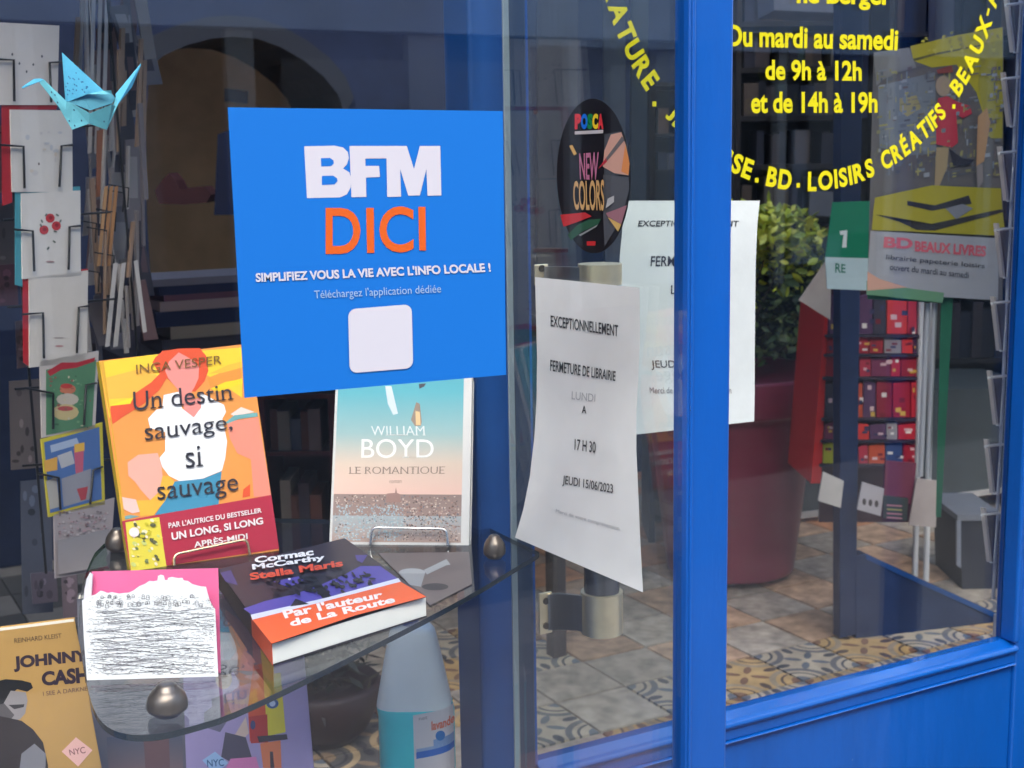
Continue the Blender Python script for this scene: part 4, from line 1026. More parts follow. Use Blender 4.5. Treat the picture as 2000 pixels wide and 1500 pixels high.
spec = [('tall pair of pale bookmarks at the top of the spinner side', 180, 0, 172, 300, 7, 3, 13, LG), ('trio of wooden pencils hanging in the middle of the spinner side', 205, 365, 190, 520, 6, 3, 10, WD),
        ('brown bookmark hanging below the paper crane', 190, 255, 188, 385, 12, 1, 1, [(150, 96, 70)]), ('slanting pair of white bookmarks beside the orange novel', 222, 515, 206, 678, 8, 2, 16, LG),
        ('single white upright slip right of the white bookmark pair', 262, 510, 280, 650, 7, 1, 1, LG)]
for lb, x0, y0, x1, y1, wd_, n, gp, cs in spec:
    slips(lb, 'bookmark_set' if 'pencil' not in lb else 'pencil_set', 'bookmarks' if 'pencil' not in lb else 'pencils', None, x0, y0, x1, y1, wd_, n, gp, cs, 2.0)
glabel = 'dim grey card filed among others on the far side of the spinner'
for k in range(46):
    y0 = -60+k*14.5; x0 = 158+random.random()*105; h_ = random.uniform(70, 170); ws = random.uniform(10, 46); dx = random.uniform(-14, 28)
    if x0+ws > 298: ws = 298-x0
    pl = face(x0, y0, random.uniform(2.06, 2.3), random.uniform(55, 75))
    c_ = random.choice(GY+[(58, 56, 66), (140, 132, 128), (110, 84, 84), (46, 46, 58)])
    tc_ = thing('card', cname(c_)+' card, '+ordn(k+1)+' from the top on the far side of the spinner', 'card', pl.P(x0, y0+h_), 'grey cards on the far side of the spinner')
    b = MB(); b.slab([pl.P(x0, y0), pl.P(x0+ws, y0-3), pl.P(x0+ws+dx, y0+h_-3), pl.P(x0+dx, y0+h_)], -pl.n*.002, c_); b.build('card_front', PRINT, tc_)
    if random.random() < .5:
        a = Art(pl); c2 = random.choice([(150, 146, 146), (60, 58, 70), (96, 76, 80)])
        a.poly([(x0+ws*.2+dx*.2, y0+h_*.2), (x0+ws*.8+dx*.2, y0+h_*.2), (x0+ws*.8+dx*.7, y0+h_*.7), (x0+ws*.2+dx*.7, y0+h_*.7)], c2); a.build('card_print', tc_)
for k in range(30):
    y0 = -50+k*21; x0 = random.uniform(150, 285); pl = face(x0, y0, random.uniform(1.98, 2.1), random.uniform(50, 75)); h_ = random.uniform(90, 230); ws = random.uniform(3, 9); dx = random.uniform(-10, 18)
    if y0+h_ > 690: h_ = 690-y0
    c_ = random.choice([(160, 152, 148), (136, 128, 126), (178, 170, 164), (110, 104, 108), (150, 124, 104)])
    tc_ = thing('paper_slip', 'thin '+cname(c_)+' slip, '+ordn(k+1)+' from the top among the spinner side cards', 'slip', pl.P(x0, y0+h_), 'thin slips among the spinner side cards')
    b = MB(); b.slab([pl.P(x0, y0), pl.P(x0+ws, y0-1), pl.P(x0+ws+dx, y0+h_-1), pl.P(x0+dx, y0+h_)], -pl.n*.004, c_); b.build('slip_sheet', PRINT, tc_)
for k in range(9):
    y0 = random.uniform(-20, 640); pl = face(200, y0, 2.0, 60)
    b = MB(); x0 = random.uniform(150, 215); b.tube([pl.P(x0, y0), pl.P(x0+38, y0+6), pl.P(x0+36, y0+44)], .0012, n=6); o = b.build('side_wire', BLACK, t)
# dim back cards left of / below the spinner
for k, (x0, y0, x1, y1, c_) in enumerate([(18, 745, 78, 918, (110, 100, 98)), (30, 628, 60, 720, (90, 74, 78)), (-40, 400, 28, 520, (100, 92, 92)), (-30, 520, 32, 600, (92, 60, 70)), (40, 940, 100, 1200, (84, 88, 102)), (120, 1120, 150, 1210, (120, 104, 110)), (60, 1120, 110, 1180, (96, 88, 100)), (-20, 250, 4, 380, (96, 86, 84))]):
    pl = face(x0, y0, 2.25, 80); tc_ = thing('card', 'dim '+['tan card beside the cream card', 'mauve card just above the tan one', 'grey card left of the rose card', 'plum card below it at the left edge', 'tall slate card at the lower left', 'narrow mauve card low beside the pink card', 'small grey card low in the rack', 'grey sliver at the left edge, upper'][k]+' behind the card column', 'card', pl.P(x0, y1), 'dim cards behind the card column')
    b = MB(); b.slab([pl.P(x0, y0), pl.P(x1, y0-5), pl.P(x1+4, y1-5), pl.P(x0+4, y1)], -pl.n*.002, c_); b.build('card_front', PRINT, tc_)
    a = Art(pl); w_ = x1-x0
    for j_ in range(8): a.blob(x0+8+random.random()*(w_-16), y0+12+random.random()*(y1-y0-24), random.uniform(3, 9), random.uniform(3, 12), shade(c_, random.choice([.6, .8, 1.3])), 7)
    a.build('card_print', tc_)
# ================================================================ BACKGROUND LEFT
def boxpx(name, label, cat, q, depth, thick, m_, c=(100, 100, 100), az=118.9, group=None):
    pl = face(*q[3], depth, az); t = None
    b = MB(); b.slab([pl.P(*p) for p in q], -pl.n*thick, c); o = b.build(name, m_)
    tag(o, label, cat, group); return o, pl
# piles of books on a table in the middle distance
TD = 3.1
tp = face(410, 690, TD)
t = thing('table', 'dark table with piles of large books in the gloom behind the sticker', 'table', tp.P(420, 690))
zt_ = tp.P(410, 682)[2]; cx_, cy_ = tp.P(430, 690)[:2]
part('table_top', (cx_-.22, cy_-.05, zt_-.03), (cx_+.9, cy_+.6, zt_), mat('dark_table', (.03, .02, .02), rough=.5), t)
for sx in (-.2, .86):
    for sy in (-.03, .55): part('leg', (cx_+sx-.02, cy_+sy-.02, FL), (cx_+sx+.02, cy_+sy+.02, zt_-.0305), MATS['dark_table'], t)
yy = zt_
for k, (c_, h_, w_, dx) in enumerate([((60, 50, 52), .03, .26, 0), ((150, 128, 106), .028, .27, .02), ((24, 30, 56), .035, .25, -.01), ((150, 126, 118), .022, .24, .0), ((100, 60, 70), .014, .25, .01), ((28, 32, 60), .02, .24, .0), ((120, 112, 116), .016, .26, -.02)]):
    tb = thing('book', 'large book, number %s from the bottom of the pile left of the blue sticker' % ['first', 'second', 'third', 'fourth', 'fifth', 'sixth', 'topmost'][k], 'book', (cx_+dx, cy_+.1, yy), 'piled books behind the sticker')
    b = MB(); b.box((cx_-.13+dx, cy_, yy+.0003), (cx_-.13+dx+w_, cy_+.2, yy+h_), c_); b.build('pages', PRINT, tb); yy += h_
# dim low bookcase seen between the two novels
BD_ = 3.6
def shelf_unit(name, label, x0, x1, tops, depth, py_bottom, frame_m, az=118.9, bookcols=None, bl_=None, grp_=None, bw=(6, 14), fill=.9, hmax=.8, seedk=0, thk=.012):
    pl = face((x0+x1)/2, tops[0], depth, az); back = -pl.n*.26
    p0 = pl.P(x0, py_bottom); t = thing(name, label, 'bookcase', (p0[0], p0[1], FL))
    for x in (x0, x1):
        b = MB(); a1 = pl.P(x, tops[0]); a2 = a1.copy(); a2[2] = FL; e = azdir(az)*.02
        b.slab([a1, a1+e, a2+e, a2], back, (80, 30, 34)); b.build('side', frame_m, t)
    b = MB(); a1, a2 = pl.P(x0, tops[0]), pl.P(x1, tops[0]); q = [a1+back, a2+back, np.array([a2[0]+back[0], a2[1]+back[1], FL]), np.array([a1[0]+back[0], a1[1]+back[1], FL])]
    b.slab(q, back*.04, (40, 30, 34)); b.build('back_panel', frame_m, t)
    e = azdir(az); x_w = np.linalg.norm((a2-a1)[:2])
    zs = [pl.P((x0+x1)/2, y)[2] for y in tops]
    for z in zs:
        b = MB(); s0 = a1.copy(); s0[2] = z; b.slab([s0+e*.0205, s0+e*(x_w-.0005), s0+e*(x_w-.0005)-np.array([0, 0, thk]), s0+e*.0205-np.array([0, 0, thk])], back*.98, (80, 30, 34)); b.build('shelf_board', frame_m, t)
    if bookcols:
        for zi in range(1, len(zs)):
            gap = zs[zi-1]-zs[zi]; x = .03; cnt = 0
            while x < x_w-.04:
                w_ = random.uniform(*bw)*.001
                if random.random() < fill:
                    h_ = (gap-thk)*random.uniform(hmax-.22, hmax); s0 = a1.copy(); s0[2] = zs[zi]+.0005; s0 = s0+e*x+back*.08*random.random(); cb_ = random.choice(bookcols); cnt += 1
                    b = MB(); b.slab([s0+np.array([0, 0, h_]), s0+e*(w_-.001)+np.array([0, 0, h_]), s0+e*(w_-.001), s0], back*.6, cb_)
                    tag(b.build('book', PRINT), cname(cb_)+' spine, '+ordn(cnt)+' from the left, '+bl_.replace('%', ordn(zi)), 'book', grp_)
                x += w_
    return t
DKW = mat('red_brown_wood', (.11, .02, .025), rough=.5)
MUT = [(120, 100, 90), (90, 80, 88), (60, 70, 96), (130, 110, 104), (70, 60, 70), (110, 70, 60), (90, 96, 110), (50, 46, 58), (140, 128, 116)]
shelf_unit('bookcase', 'low red brown bookcase glimpsed between the two standing novels', 500, 640, [770, 882, 1100], BD_, 1200, DKW, bookcols=MUT, bl_='% shelf of the low red brown bookcase', grp_='books in the low red brown bookcase', bw=(14, 34), hmax=.8)
shelf_unit('bookcase', 'dim bookcase behind the pale novel and the sticker', 760, 905, [500, 640, 790, 960, 1120], 3.9, 1200, mat('navy_wood', (.02, .03, .06), rough=.6), bookcols=MUT, bl_='% shelf of the bookcase behind the pale novel', grp_='books in the dim bookcase behind the pale novel', bw=(14, 34), hmax=.85)
# framed things in the arch: faint coloured heap and hanging frame
for lb, q, c_, dpt in (('small framed picture on the ochre wall inside the arch', [(438, 172), (482, 178), (482, 202), (438, 198)], (96, 96, 110), 4.95),
                       ('low heap of red toys in front of the arch', [(302, 372), (318, 350), (330, 338), (342, 352), (352, 372), (372, 366), (398, 364), (412, 380), (404, 396), (360, 400), (310, 398)], (74, 36, 40), 4.3),
                       ('dark shelving block standing right of the arch heap', [(425, 262), (460, 250), (470, 420), (418, 420)], (30, 36, 66), 4.2)):
    boxpx('wall_picture' if 'picture' in lb else ('toy_heap' if 'heap of' in lb else 'shelving_block'), lb, 'picture' if 'picture' in lb else ('toys' if 'toys' in lb else 'cabinet'), q, dpt, .02 if 'picture' in lb else .12, MATT, c_)
# dark burgundy pot on the floor, low, seen under the shelf
pfl = PZ(FL+.01)
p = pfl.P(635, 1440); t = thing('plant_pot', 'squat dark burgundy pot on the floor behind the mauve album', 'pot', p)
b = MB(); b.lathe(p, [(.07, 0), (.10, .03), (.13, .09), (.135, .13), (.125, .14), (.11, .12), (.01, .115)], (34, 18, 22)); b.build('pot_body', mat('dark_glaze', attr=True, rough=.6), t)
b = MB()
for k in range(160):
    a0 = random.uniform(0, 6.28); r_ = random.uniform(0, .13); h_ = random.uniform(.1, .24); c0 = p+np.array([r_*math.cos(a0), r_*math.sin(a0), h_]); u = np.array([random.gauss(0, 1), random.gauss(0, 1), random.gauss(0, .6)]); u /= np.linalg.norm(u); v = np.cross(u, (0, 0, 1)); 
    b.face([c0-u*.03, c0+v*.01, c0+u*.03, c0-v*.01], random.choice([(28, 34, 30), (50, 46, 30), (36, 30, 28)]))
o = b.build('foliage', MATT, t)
# ================================================================ PLANT POT behind the door
DP = 3.72
pot = pfl.P(1425, 1116); dpt = proj(pot)[2]; u_ = dpt/F
ht = (1116-728)*u_*1.03
t = thing('potted_plant', 'leafy green shrub in a tall burgundy tapered pot inside the door', 'potted plant', pot)
b = MB(); R1, R0 = 183*u_, 122*u_
b.lathe(pot, [(R0, .02), (R0*1.01, .03), (R1*.86, ht*.80), (R1*.87, ht*.82), (R1*.97, ht*.83), (R1, ht*.85), (R1, ht*.985), (R1*.985, ht), (R1*.92, ht), (R1*.91, ht*.93), (.01, ht*.92)], (110, 26, 50), 48)
b.build('pot_body', mat('burgundy_plastic', (.19, .024, .056), rough=.38, noise=.12, nscale=5), t)
b = MB()
for s in (-1, 1): b.box((pot[0]+s*.06-.03, pot[1]-.12, FL+.009), (pot[0]+s*.06+.03, pot[1]-.06, FL+.03), (190, 190, 190))
b.build('pot_feet', MATT, t)
b = MB()
for k in range(9):
    a0 = random.uniform(0, 6.28); e_ = np.array([math.cos(a0)*.14, math.sin(a0)*.14, random.uniform(.2, .42)]); b.tube([pot+np.array([0, 0, ht*.9]), pot+np.array([0, 0, ht])+e_*.5, pot+np.array([0, 0, ht])+e_], [.009, .006, .002], n=6)
b.build('trunk', mat('bark', (.05, .035, .02), rough=.9), t)
LEAF = mat('leaf', attr=True, rough=.45, noise=.25, nscale=30)
b = MB()
def leaf(b, c0, s, cols):
    u = np.array([random.gauss(0, 1), random.gauss(0, 1), random.gauss(.1, .7)]); u /= np.linalg.norm(u); v = np.cross(u, np.array([random.gauss(0, 1), random.gauss(0, 1), random.gauss(0, 1)])); v /= np.linalg.norm(v)
    w_ = np.cross(u, v)*s*.12
    b.mesh([c0-u*s, c0-u*s*.2+v*s*.5, c0+u*s*.4+v*s*.42, c0+u*s+w_, c0+u*s*.4-v*s*.42, c0-u*s*.2-v*s*.5, c0-w_], [(0, 1, 6), (1, 2, 6), (2, 3, 6), (3, 4, 6), (4, 5, 6), (5, 0, 6)], random.choice(cols))
top = pot+np.array([0, 0, ht]); ax_ = azdir(118.9)
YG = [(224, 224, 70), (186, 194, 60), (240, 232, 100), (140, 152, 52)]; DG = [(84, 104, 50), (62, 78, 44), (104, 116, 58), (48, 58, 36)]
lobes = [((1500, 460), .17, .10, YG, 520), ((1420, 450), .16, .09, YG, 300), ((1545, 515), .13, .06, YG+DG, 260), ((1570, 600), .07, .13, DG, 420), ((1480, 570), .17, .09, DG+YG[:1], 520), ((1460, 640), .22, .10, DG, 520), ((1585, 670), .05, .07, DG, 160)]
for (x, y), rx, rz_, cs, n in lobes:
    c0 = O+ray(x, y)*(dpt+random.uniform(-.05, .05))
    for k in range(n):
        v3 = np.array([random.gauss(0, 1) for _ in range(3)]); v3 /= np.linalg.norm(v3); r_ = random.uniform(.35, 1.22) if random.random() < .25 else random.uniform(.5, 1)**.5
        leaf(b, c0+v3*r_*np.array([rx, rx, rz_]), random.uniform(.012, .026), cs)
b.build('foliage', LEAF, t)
# ================================================================ INTERIOR RIGHT
# partition with post and sloping panel
pq = face(1640, 1250, 2.86, 104)
b0 = pfl.P(1640, 1250); pq = Plane(b0, np.cross(azdir(104), (0, 0, 1)))
t = thing('partition', 'dark blue partition post with a low panel whose top slopes down to the right', 'partition', b0)
b = MB(); b.slab([pq.P(1642, -200), pq.P(1690, -200), pq.P(1672, 1240), pq.P(1640, 1248)], -pq.n*.04); b.build('post', DNAVY, t, .003)
b = MB(); b.slab([pq.P(1671, 1086, .002), pq.P(1692, 1082, .002), pq.P(1800, 1132, .002), pq.P(1990, 1218, .002), pq.P(2010, 1224, .002), pq.P(1671, 1248, .002)], -pq.n*.045); b.build('low_panel', DNAVY, t, .003)
b = MB(); b.slab([pq.P(1692, 1082, .006), pq.P(1800, 1132, .006), pq.P(1990, 1218, .006), pq.P(1990, 1228, .006), pq.P(1800, 1142, .006), pq.P(1692, 1092, .006)], -pq.n*.004); b.build('panel_bead', NAVY, t)
# big yellow poster with white title strip
py_ = face(1820, 450, 2.55, 63)
py_ = Plane(O+ray(1820, 450)*2.5, np.cross(azdir(135), (0, 0, 1)))
t = thing('poster', 'large yellow comic poster with a red shirted figure and a white title strip', 'poster', py_.P(1820, 590))
b = MB(); b.slab([py_.P(*p) for p in [(1706, 110), (1960, 52), (1958, 586), (1694, 570)]], -py_.n*.003, (96, 92, 92)); b.build('poster_sheet', PRINT, t)
a = Art(py_, step=.0003)
Y2 = (170, 158, 30); zr = lambda *p: Z(3.3333, 1400, 0, p); zq = lambda *p: Z(3.3333, 1400, 380, p)
a.poly(zr((1260, 300), (1560, 230), (1860, 178), (1862, 700), (1740, 760), (1690, 600), (1560, 420), (1400, 440), (1280, 395)), Y2)
a.poly(zr((1270, 385), (1420, 345), (1720, 290), (1720, 300), (1420, 360), (1280, 400)), (96, 90, 40))
a.poly(zr((1720, 290), (1860, 260), (1860, 900), (1780, 900), (1700, 560)), (150, 142, 48))
a.poly(zr((1020, 340), (1250, 310), (1300, 440), (1180, 470), (1080, 520), (1040, 560)), (120, 120, 120))
a.poly(zr((1050, 560), (1420, 470), (1430, 1000), (1250, 1010), (1060, 960)), (112, 118, 126))
a.poly(zr((1190, 640), (1300, 620), (1330, 700), (1240, 760), (1190, 720)), (150, 140, 96))
for k in range(420):
    x, y = random.uniform(1040, 1850), random.uniform(430, 1140); w_, h_ = random.choice([(random.uniform(4, 12), random.uniform(15, 70)), (random.uniform(8, 60), random.uniform(3, 12)), (random.uniform(10, 40), random.uniform(10, 30))])
    a.poly(zr((x, y), (x+w_, y-w_*.15), (x+w_, y+h_-w_*.15), (x, y+h_)), random.choice([(86, 90, 100), (140, 144, 150), (128, 124, 84), (84, 86, 94), (150, 144, 90), (106, 92, 92), (118, 128, 138), (100, 104, 112)]), off=.0026+.00003*(k % 30))
a.k += .001
a.poly(zr((1440, 640), (1500, 625), (1560, 660), (1650, 690), (1662, 740), (1600, 770), (1560, 740), (1570, 930), (1530, 960), (1430, 940), (1425, 800)), (176, 44, 62))   # shirt
a.blob(*zr((1475, 560))[0], 15, 20, (150, 130, 110)); a.poly(zr((1430, 455), (1530, 425), (1540, 470), (1440, 480)), (130, 60, 56))
a.poly(zr((1430, 960), (1510, 960), (1500, 1090), (1440, 1230), (1415, 1250)), (150, 130, 96)); a.poly(zr((1510, 965), (1600, 1030), (1680, 1040), (1640, 1075), (1540, 1080)), (34, 36, 50))
a.poly(zr((1700, 760), (1760, 700), (1780, 800), (1740, 1050), (1690, 1080)), (170, 130, 90))
a.poly(zr((1690, 1080), (1730, 1060), (1735, 1180), (1700, 1230)), (130, 120, 116))
a.poly(zq((1030, 20), (1400, -60), (1850, -40), (1860, 110), (1880, 270), (1010, 230), (1020, 100)), (156, 146, 36))
a.poly(zq((1240, 40), (1420, 70), (1640, 5), (1660, 60), (1400, 105), (1240, 70)), (38, 38, 46)); a.poly(zq((1030, 130), (1110, 140), (1300, 230), (1420, 235), (1880, 110), (1850, 95), (1400, 190), (1180, 175)), (44, 42, 40))
a.poly(zq((1490, 90), (1600, 60), (1670, 90), (1560, 160)), (120, 122, 130))
a.poly(zq((1000, 235), (1840, 285), (1830, 690), (975, 635)), (152, 152, 156))
a.poly(zq((975, 560), (1250, 610), (1480, 640), (1470, 705), (975, 650)), (96, 138, 104)); a.poly(zq((980, 500), (1060, 550), (1240, 605), (980, 625)), (196, 150, 130))
for k in range(90):
    x, y = random.uniform(1300, 1840), random.uniform(190, 700); a.poly(zr((x, y), (x+random.uniform(6, 30), y-4), (x+random.uniform(6, 26), y+random.uniform(4, 40)), (x-3, y+12)), random.choice([(150, 138, 40), (184, 172, 60), (140, 130, 60), (165, 150, 90)]), off=.0011) if x > 1720 or y < 330 else None
for j_ in range(2): a.text('BEAUX LIVRES' if j_ else 'BD', zq(*([(1090, 275), (1275, 285), (1275, 355), (1085, 345)], [(1290, 300), (1755, 335), (1750, 405), (1290, 370)])[j_]), (196, 92, 104), .04)
a.text('librairie papeterie loisirs', zq((1105, 390), (1745, 450), (1745, 490), (1100, 430)), (70, 70, 78), .01); a.text('ouvert du mardi au samedi', zq((1130, 450), (1640, 505), (1640, 545), (1125, 490)), (70, 70, 78), .01)
a.build('poster_print', t)
# green frame strip that carries the poster
t = thing('poster_stand', 'green upright stand carrying the yellow poster', 'stand', (py_.P(1850, 700)))
b = MB(); b.slab([py_.P(*p, -.006) for p in [(1838, 575), (1862, 575), (1838, 1010), (1828, 1010)]], -py_.n*.02, (10, 96, 66)); b.build('frame_bar', MATT, t)
b = MB(); b.slab([py_.P(*p, -.006) for p in [(1694, 572), (1837, 578), (1837, 592), (1694, 584)]], -py_.n*.02, (30, 110, 76)); b.build('frame_bar', MATT, t)
for x in (1812, 1826): b = MB(); b.tube([py_.P(x, 592, -.02), py_.P(x-14, 930, -.02)], .005, n=8); b.build('frame_pole', STEEL, t)
# green and white poster left of the post
pg = Plane(O+ray(1640, 480)*3.0, np.cross(azdir(112), (0, 0, 1)))
t = thing('poster', 'narrow green poster with a white lower half left of the blue post', 'poster', pg.P(1640, 565))
b = MB(); b.slab([pg.P(*p) for p in [(1626, 395), (1720, 392), (1716, 505), (1612, 502)]], -pg.n*.003, (8, 118, 84)); b.slab([pg.P(*p) for p in [(1612, 502), (1716, 505), (1712, 568), (1616, 564)]], -pg.n*.003, (190, 208, 208)); b.build('poster_sheet', PRINT, t)
a = Art(pg); a.poly(zq((800, 238), (850, 232), (845, 320), (845, 345), (815, 345), (825, 262), (803, 262)), (214, 220, 216)); a.text('RE', zq((772, 445), (838, 455), (838, 510), (770, 508)), (30, 110, 84), .02); a.build('poster_print', t)
# white cardboard square on the back shelf, tilted card beside the plant
boxpx('price_board', 'small pale grey square board standing in the dark behind the plant', 'board', [(1583, 372), (1642, 376), (1640, 424), (1581, 420)], 4.4, .02, MATT, (112, 110, 116))
o, _ = boxpx('paper_tag', 'tilted cream paper diamond stuck beside the shrub', 'paper tag', [(1612, 510), (1624, 505), (1622, 625), (1560, 586)], 3.3, .003, MATT, (168, 156, 148))
# red magazine rack
pr = Plane(O+ray(1720, 980)*3.75, np.cross(azdir(116), (0, 0, 1)))
t = thing('magazine_rack', 'tall red magazine rack with tiers of red and pale packets behind the pot', 'rack', (pr.P(1700, 1010)[0], pr.P(1700, 1010)[1], FL))
b = MB(); b.slab([pr.P(*p) for p in [(1612, 600), (1618, 600), (1604, 944), (1584, 944)]], -pr.n*.25, (196, 38, 34)); b.build('red_side', PRINT, t)
b = MB(); b.slab([pr.P(*p, -.2) for p in [(1615, 560), (1815, 560), (1800, 1020), (1600, 1020)]], -pr.n*.01, (60, 30, 40)); b.build('back_panel', MATT, t)
for x in (1800, 1822): b = MB(); b.tube([pr.P(x, 540, .0), (pr.P(x-8, 1010)[0], pr.P(x-8, 1010)[1], FL)], .008, n=8); b.build('rack_pole', STEEL, t)
RD = [(186, 42, 52), (160, 34, 48), (204, 60, 52), (136, 30, 46), (120, 52, 80), (176, 52, 70), (90, 60, 90), (60, 74, 110), (150, 140, 140), (190, 80, 50), (62, 60, 72), (150, 36, 44)]
rows = [(572, 652), (655, 690), (690, 735), (742, 815), (822, 858), (862, 905)]
for ri, (y0, y1) in enumerate(rows):
    b = MB(); b.slab([pr.P(1612-ri*2, y1+2, .01), pr.P(1796-ri*2, y1+2, .01), pr.P(1796-ri*2, y1+7, .01), pr.P(1612-ri*2, y1+7, .01)], -pr.n*.2, (50, 40, 54)); b.build('tier', MATT, t)
    x = 1618-ri*2
    cnt = 0
    while x < 1785:
        w_ = random.uniform(18, 44); w_ = min(w_, 1792-x); c_ = random.choice(RD)
        if 4 < ri and x < 1650: c_ = (190, 190, 60)
        cnt += 1
        tm = thing('packet', cname(c_)+' packet, '+ordn(cnt)+' from the left on the '+ordn(ri+1)+' tier of the magazine rack', 'packet', pr.P(x, y1), 'packets on the red magazine rack')
        b = MB(); b.slab([pr.P(x, y0+random.uniform(0, 10)), pr.P(x+w_-2, y0+random.uniform(0, 10)), pr.P(x+w_-2, y1), pr.P(x, y1)], -pr.n*.02, c_); b.build('packet_box', PRINT, tm)
        a = Art(pr, z0=.0006)
        for j_ in range(3):
            xx, yy = x+3+random.random()*(w_-10), y0+10+random.random()*(y1-y0-18); a.poly([(xx, yy), (xx+w_*.3, yy), (xx+w_*.3, yy+(y1-y0)*.12), (xx, yy+(y1-y0)*.12)], random.choice([(214, 180, 180), (230, 220, 210), (60, 60, 90), (210, 170, 70), (120, 30, 40)]))
        a.build('packet_print', tm); x += w_
# pale price cards and magazines leaning at the bottom
for lb, q, c_ in (('white price card leaning at the foot of the red rack', [(1608, 922), (1648, 940), (1642, 992), (1598, 978)], (196, 190, 184)),
                  ('pale card with three dark figures low on the rack', [(1684, 942), (1727, 955), (1720, 1008), (1674, 995)], (168, 162, 166)),
                  ('cream magazine standing beside the pale figure card', [(1790, 935), (1833, 940), (1828, 1030), (1775, 1026)], (168, 156, 152)),
                  ('dark pink magazine low on the right of the rack', [(1730, 900), (1790, 905), (1782, 985), (1726, 975)], (112, 56, 72)),
                  ('dark magazine with green and yellow stripes low on the rack', [(1726, 968), (1774, 974), (1772, 1018), (1726, 1012)], (58, 66, 62))):
    o, pl_ = boxpx('magazine' if 'magazine' in lb else 'price_card', lb, 'magazine' if 'magazine' in lb else 'card', q, 3.6, .008, MATT, c_)
    if 'three dark' in lb:
        a = Art(pl_)
        for k in range(3): a.blob(1688+k*12, 980+k*2, 4, 7, (70, 64, 66), 8)
        a.build('card_print', o)
    if 'stripes' in lb:
        a = Art(pl_)
        for k in range(4): a.poly([(1732, 985+k*8), (1762, 987+k*8), (1762, 990+k*8), (1732, 988+k*8)], random.choice([(150, 150, 90), (90, 140, 90), (170, 120, 130)]))
        a.build('cover_print', o)
# grey counter with white plinth line behind the pot
pcn = Plane(pfl.P(1580, 1018), np.cross(azdir(108), (0, 0, 1)))
t = thing('counter', 'grey sales counter with a pale skirting behind the burgundy pot', 'counter', pcn.P(1600, 1018))
b = MB(); b.slab([pcn.P(1545, 760), pcn.P(2060, 760), pcn.P(2060, 940), pcn.P(1545, 1003)], -pcn.n*.5, (62, 70, 74)); b.build('counter_front', MATT, t)
b = MB(); b.slab([pcn.P(1545, 1004, .012), pcn.P(2060, 941, .012), pcn.P(2060, 950, .012), pcn.P(1545, 1016, .012)], -pcn.n*.02, (176, 172, 170)); b.build('skirting', MATT, t)
# stool like dark bin at right with pale rim
pbn = Plane(pfl.P(1900, 1150), np.cross(azdir(118), (0, 0, 1)))
t = thing('crate', 'dark plastic crate with a pale rim on the floor at the right', 'crate', pbn.P(1900, 1170))
b = MB(); b.slab([pbn.P(1876, 1018), pbn.P(1960, 1018), pbn.P(1952, 1185), pbn.P(1880, 1165)], -pbn.n*.25, (32, 35, 48)); b.build('crate_body', MATT, t)
b = MB(); b.slab([pbn.P(1870, 1006, .01), pbn.P(1962, 1006, .01), pbn.P(1962, 1017, .01), pbn.P(1870, 1017, .01)], -pbn.n*.27, (104, 108, 118)); b.build('crate_rim', MATT, t)
b = MB(); b.slab([pbn.P(1869, 1018, .012), pbn.P(1877, 1018, .012), pbn.P(1877, 1110, .012), pbn.P(1869, 1105, .012)], -pbn.n*.01, (120, 126, 140)); b.build('crate_label_strip', MATT, t)
# wire leaflet rack just inside the door at the right edge
pw = Plane(O+ray(1945, 600)*2.15, np.cross(azdir(70), (0, 0, 1)))
t = thing('leaflet_rack', 'pale wire rack of leaflets seen edge on just inside the door at the right', 'leaflet rack', pw.P(1950, 1180))
for (a0, a1) in (((2004, -60), (1948, 1230)), ((1996, -60), (1940, 1170))):
    b = MB(); b.tube([pw.P(*a0), pw.P(*a1)], .0028, n=8); b.build('upright_wire', STEEL, t)
b = MB(); b.tube([(pw.P(1948, 1200)[0], pw.P(1948, 1200)[1], FL+.01), pw.P(1948, 1200)], .006, n=8); b.build('rack_foot', STEEL, t)
tiers = [10, 155, 300, 450, 593, 738, 872, 1006]
for i, y in enumerate(tiers):
    xs = 1990-(y/1000)*46
    b = MB(); b.tube([pw.P(xs-26, y, .01), pw.P(xs+8, y-4, .01)], .0022, n=6); b.build('cross_wire', STEEL, t)
    tl = thing('leaflet', 'leaflet stack leaning in the %s tier of the right hand wire rack' % ['topmost', 'second', 'third', 'fourth', 'fifth', 'sixth', 'seventh', 'lowest'][i], 'leaflets', pw.P(xs-10, y+90), 'leaflets in the wire rack')
    b = MB(); b.slab([pw.P(xs-22, y-14), pw.P(xs-18, y-14), pw.P(xs-6, y+90), pw.P(xs-10, y+92)], -pw.n*.006, (196, 188, 184)); b.build('leaflet_sheet', PRINT, tl)
    b = MB(); b.slab([pw.P(xs-14, y-4), pw.P(xs+2, y-6), pw.P(xs+2, y+80), pw.P(xs-1, y+88)], -pw.n*.008, (92, 84, 90)); b.build('leaflet_back', PRINT, tl)
    b = MB(); b.tube([pw.P(xs-9, y+92, .004), pw.P(xs-2, y+94, .004), pw.P(xs+4, y-4, .004)], .0018, n=6); b.build('pocket_wire', STEEL, t)
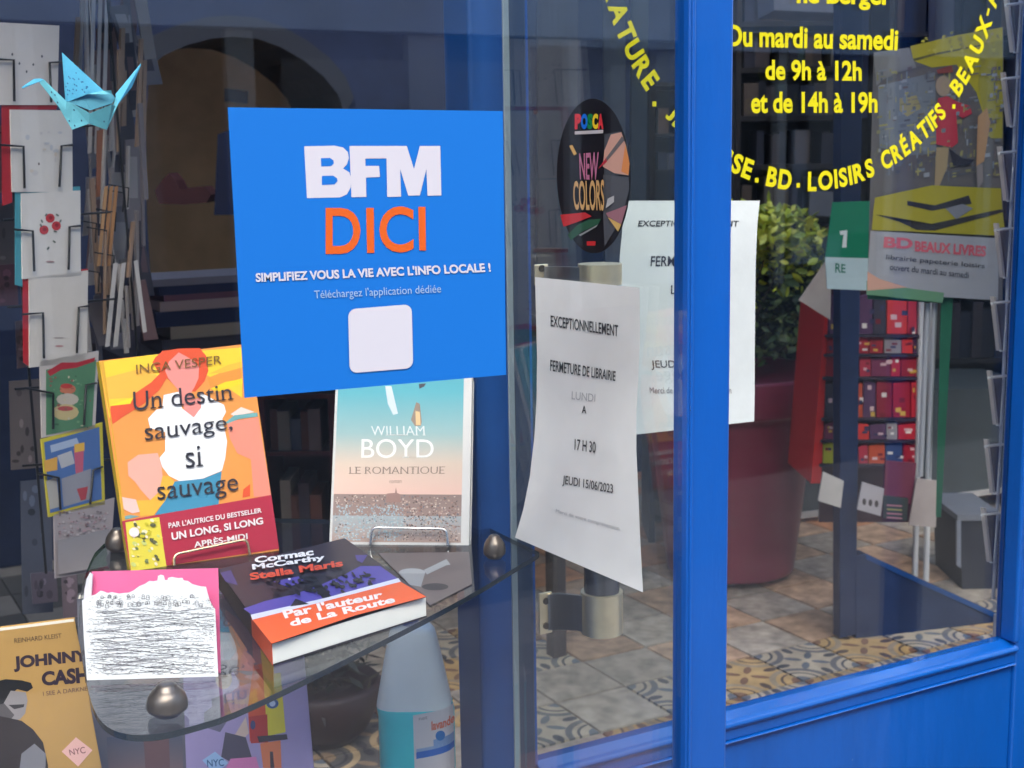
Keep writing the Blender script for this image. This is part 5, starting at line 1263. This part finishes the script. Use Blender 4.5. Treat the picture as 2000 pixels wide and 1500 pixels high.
# back wall shelving, dark, seen through the lettering
random.seed(11)
DKM = mat('black_brown_wood', (.02, .015, .015), rough=.6)
shelf_unit('bookcase', 'tall dark bookcase on the back wall seen behind the yellow lettering', 1440, 1660, [-60, 40, 130, 225, 320, 415, 520], 5.0, 900, DKM,
           bookcols=[(70, 60, 60), (46, 44, 54), (92, 76, 66), (58, 60, 76), (36, 34, 40), (84, 50, 50), (100, 92, 84), (50, 64, 60)], bl_='% row of the tall back bookcase', grp_='dim books in the tall back bookcase', bw=(22, 55), fill=.85, hmax=.85, thk=.02)
shelf_unit('bookcase', 'second dark bookcase farther right on the back wall', 1740, 2040, [-60, 60, 180, 300, 430, 560, 700], 5.2, 900, DKM,
           bookcols=[(60, 52, 56), (40, 40, 50), (80, 66, 58), (52, 54, 68)], bl_='% row of the right back bookcase', grp_='dim books in the right hand back bookcase', bw=(25, 60), fill=.85, hmax=.85, thk=.02)
boxpx('wall_unit', 'pale wall unit box high above the tall bookcase', 'cabinet', [(1510, -40), (1672, -40), (1670, 26), (1512, 20)], 4.6, .3, MATT, (120, 120, 132))
boxpx('column', 'slim grey blue column right of the opening hours', 'column', [(1676, -200), (1702, -200), (1694, 230), (1668, 230)], 3.6, .05, MATT, (64, 66, 88))
boxpx('column', 'grey post standing above the yellow poster', 'column', [(1828, -200), (1866, -200), (1862, 130), (1826, 140)], 3.2, .05, MATT, (104, 98, 106))
# pieces seen through the two panes between post and door handle
boxpx('cupboard', 'grey panelled cupboard seen through the side pane behind the round sticker', 'cupboard', [(1052, -120), (1130, -120), (1125, 520), (1050, 520)], 3.4, .2, MATT, (112, 112, 122))
for y in (215, 485): boxpx('shelf_strip', 'thin dark red strip across the grey cupboard, %s one' % ('upper' if y < 300 else 'lower'), 'strip', [(1042, y), (1110, y), (1110, y+8), (1042, y+8)], 3.38, .01, MATT, (110, 44, 60))
boxpx('column', 'pale grey upright board right of the round sticker', 'column', [(1236, -100), (1268, -100), (1262, 395), (1232, 395)], 3.5, .05, MATT, (112, 118, 124))
boxpx('column', 'pale grey double board above the round sticker', 'column', [(1180, -100), (1222, -100), (1220, 900), (1182, 900)], 3.45, .05, MATT, (120, 122, 130))
shelf_unit('bookcase', 'dark bookcase with small goods seen left of the blue corner post', 1268, 1420, [160, 260, 330, 400, 500], 4.4, 900, DKM,
           bookcols=[(60, 60, 76), (90, 84, 86), (46, 46, 60), (110, 84, 70), (36, 60, 96)], bl_='% shelf left of the corner post', grp_='goods left of the corner post', bw=(20, 44), fill=.7, hmax=.7)

# ---------------------------------------------------------------- tidy
for o in bpy.data.objects:
    if '_o' in o: del o['_o']
C.render.engine = 'CYCLES'
C.cycles.max_bounces = 10; C.cycles.transparent_max_bounces = 24
C.cycles.caustics_reflective = False; C.cycles.caustics_refractive = False
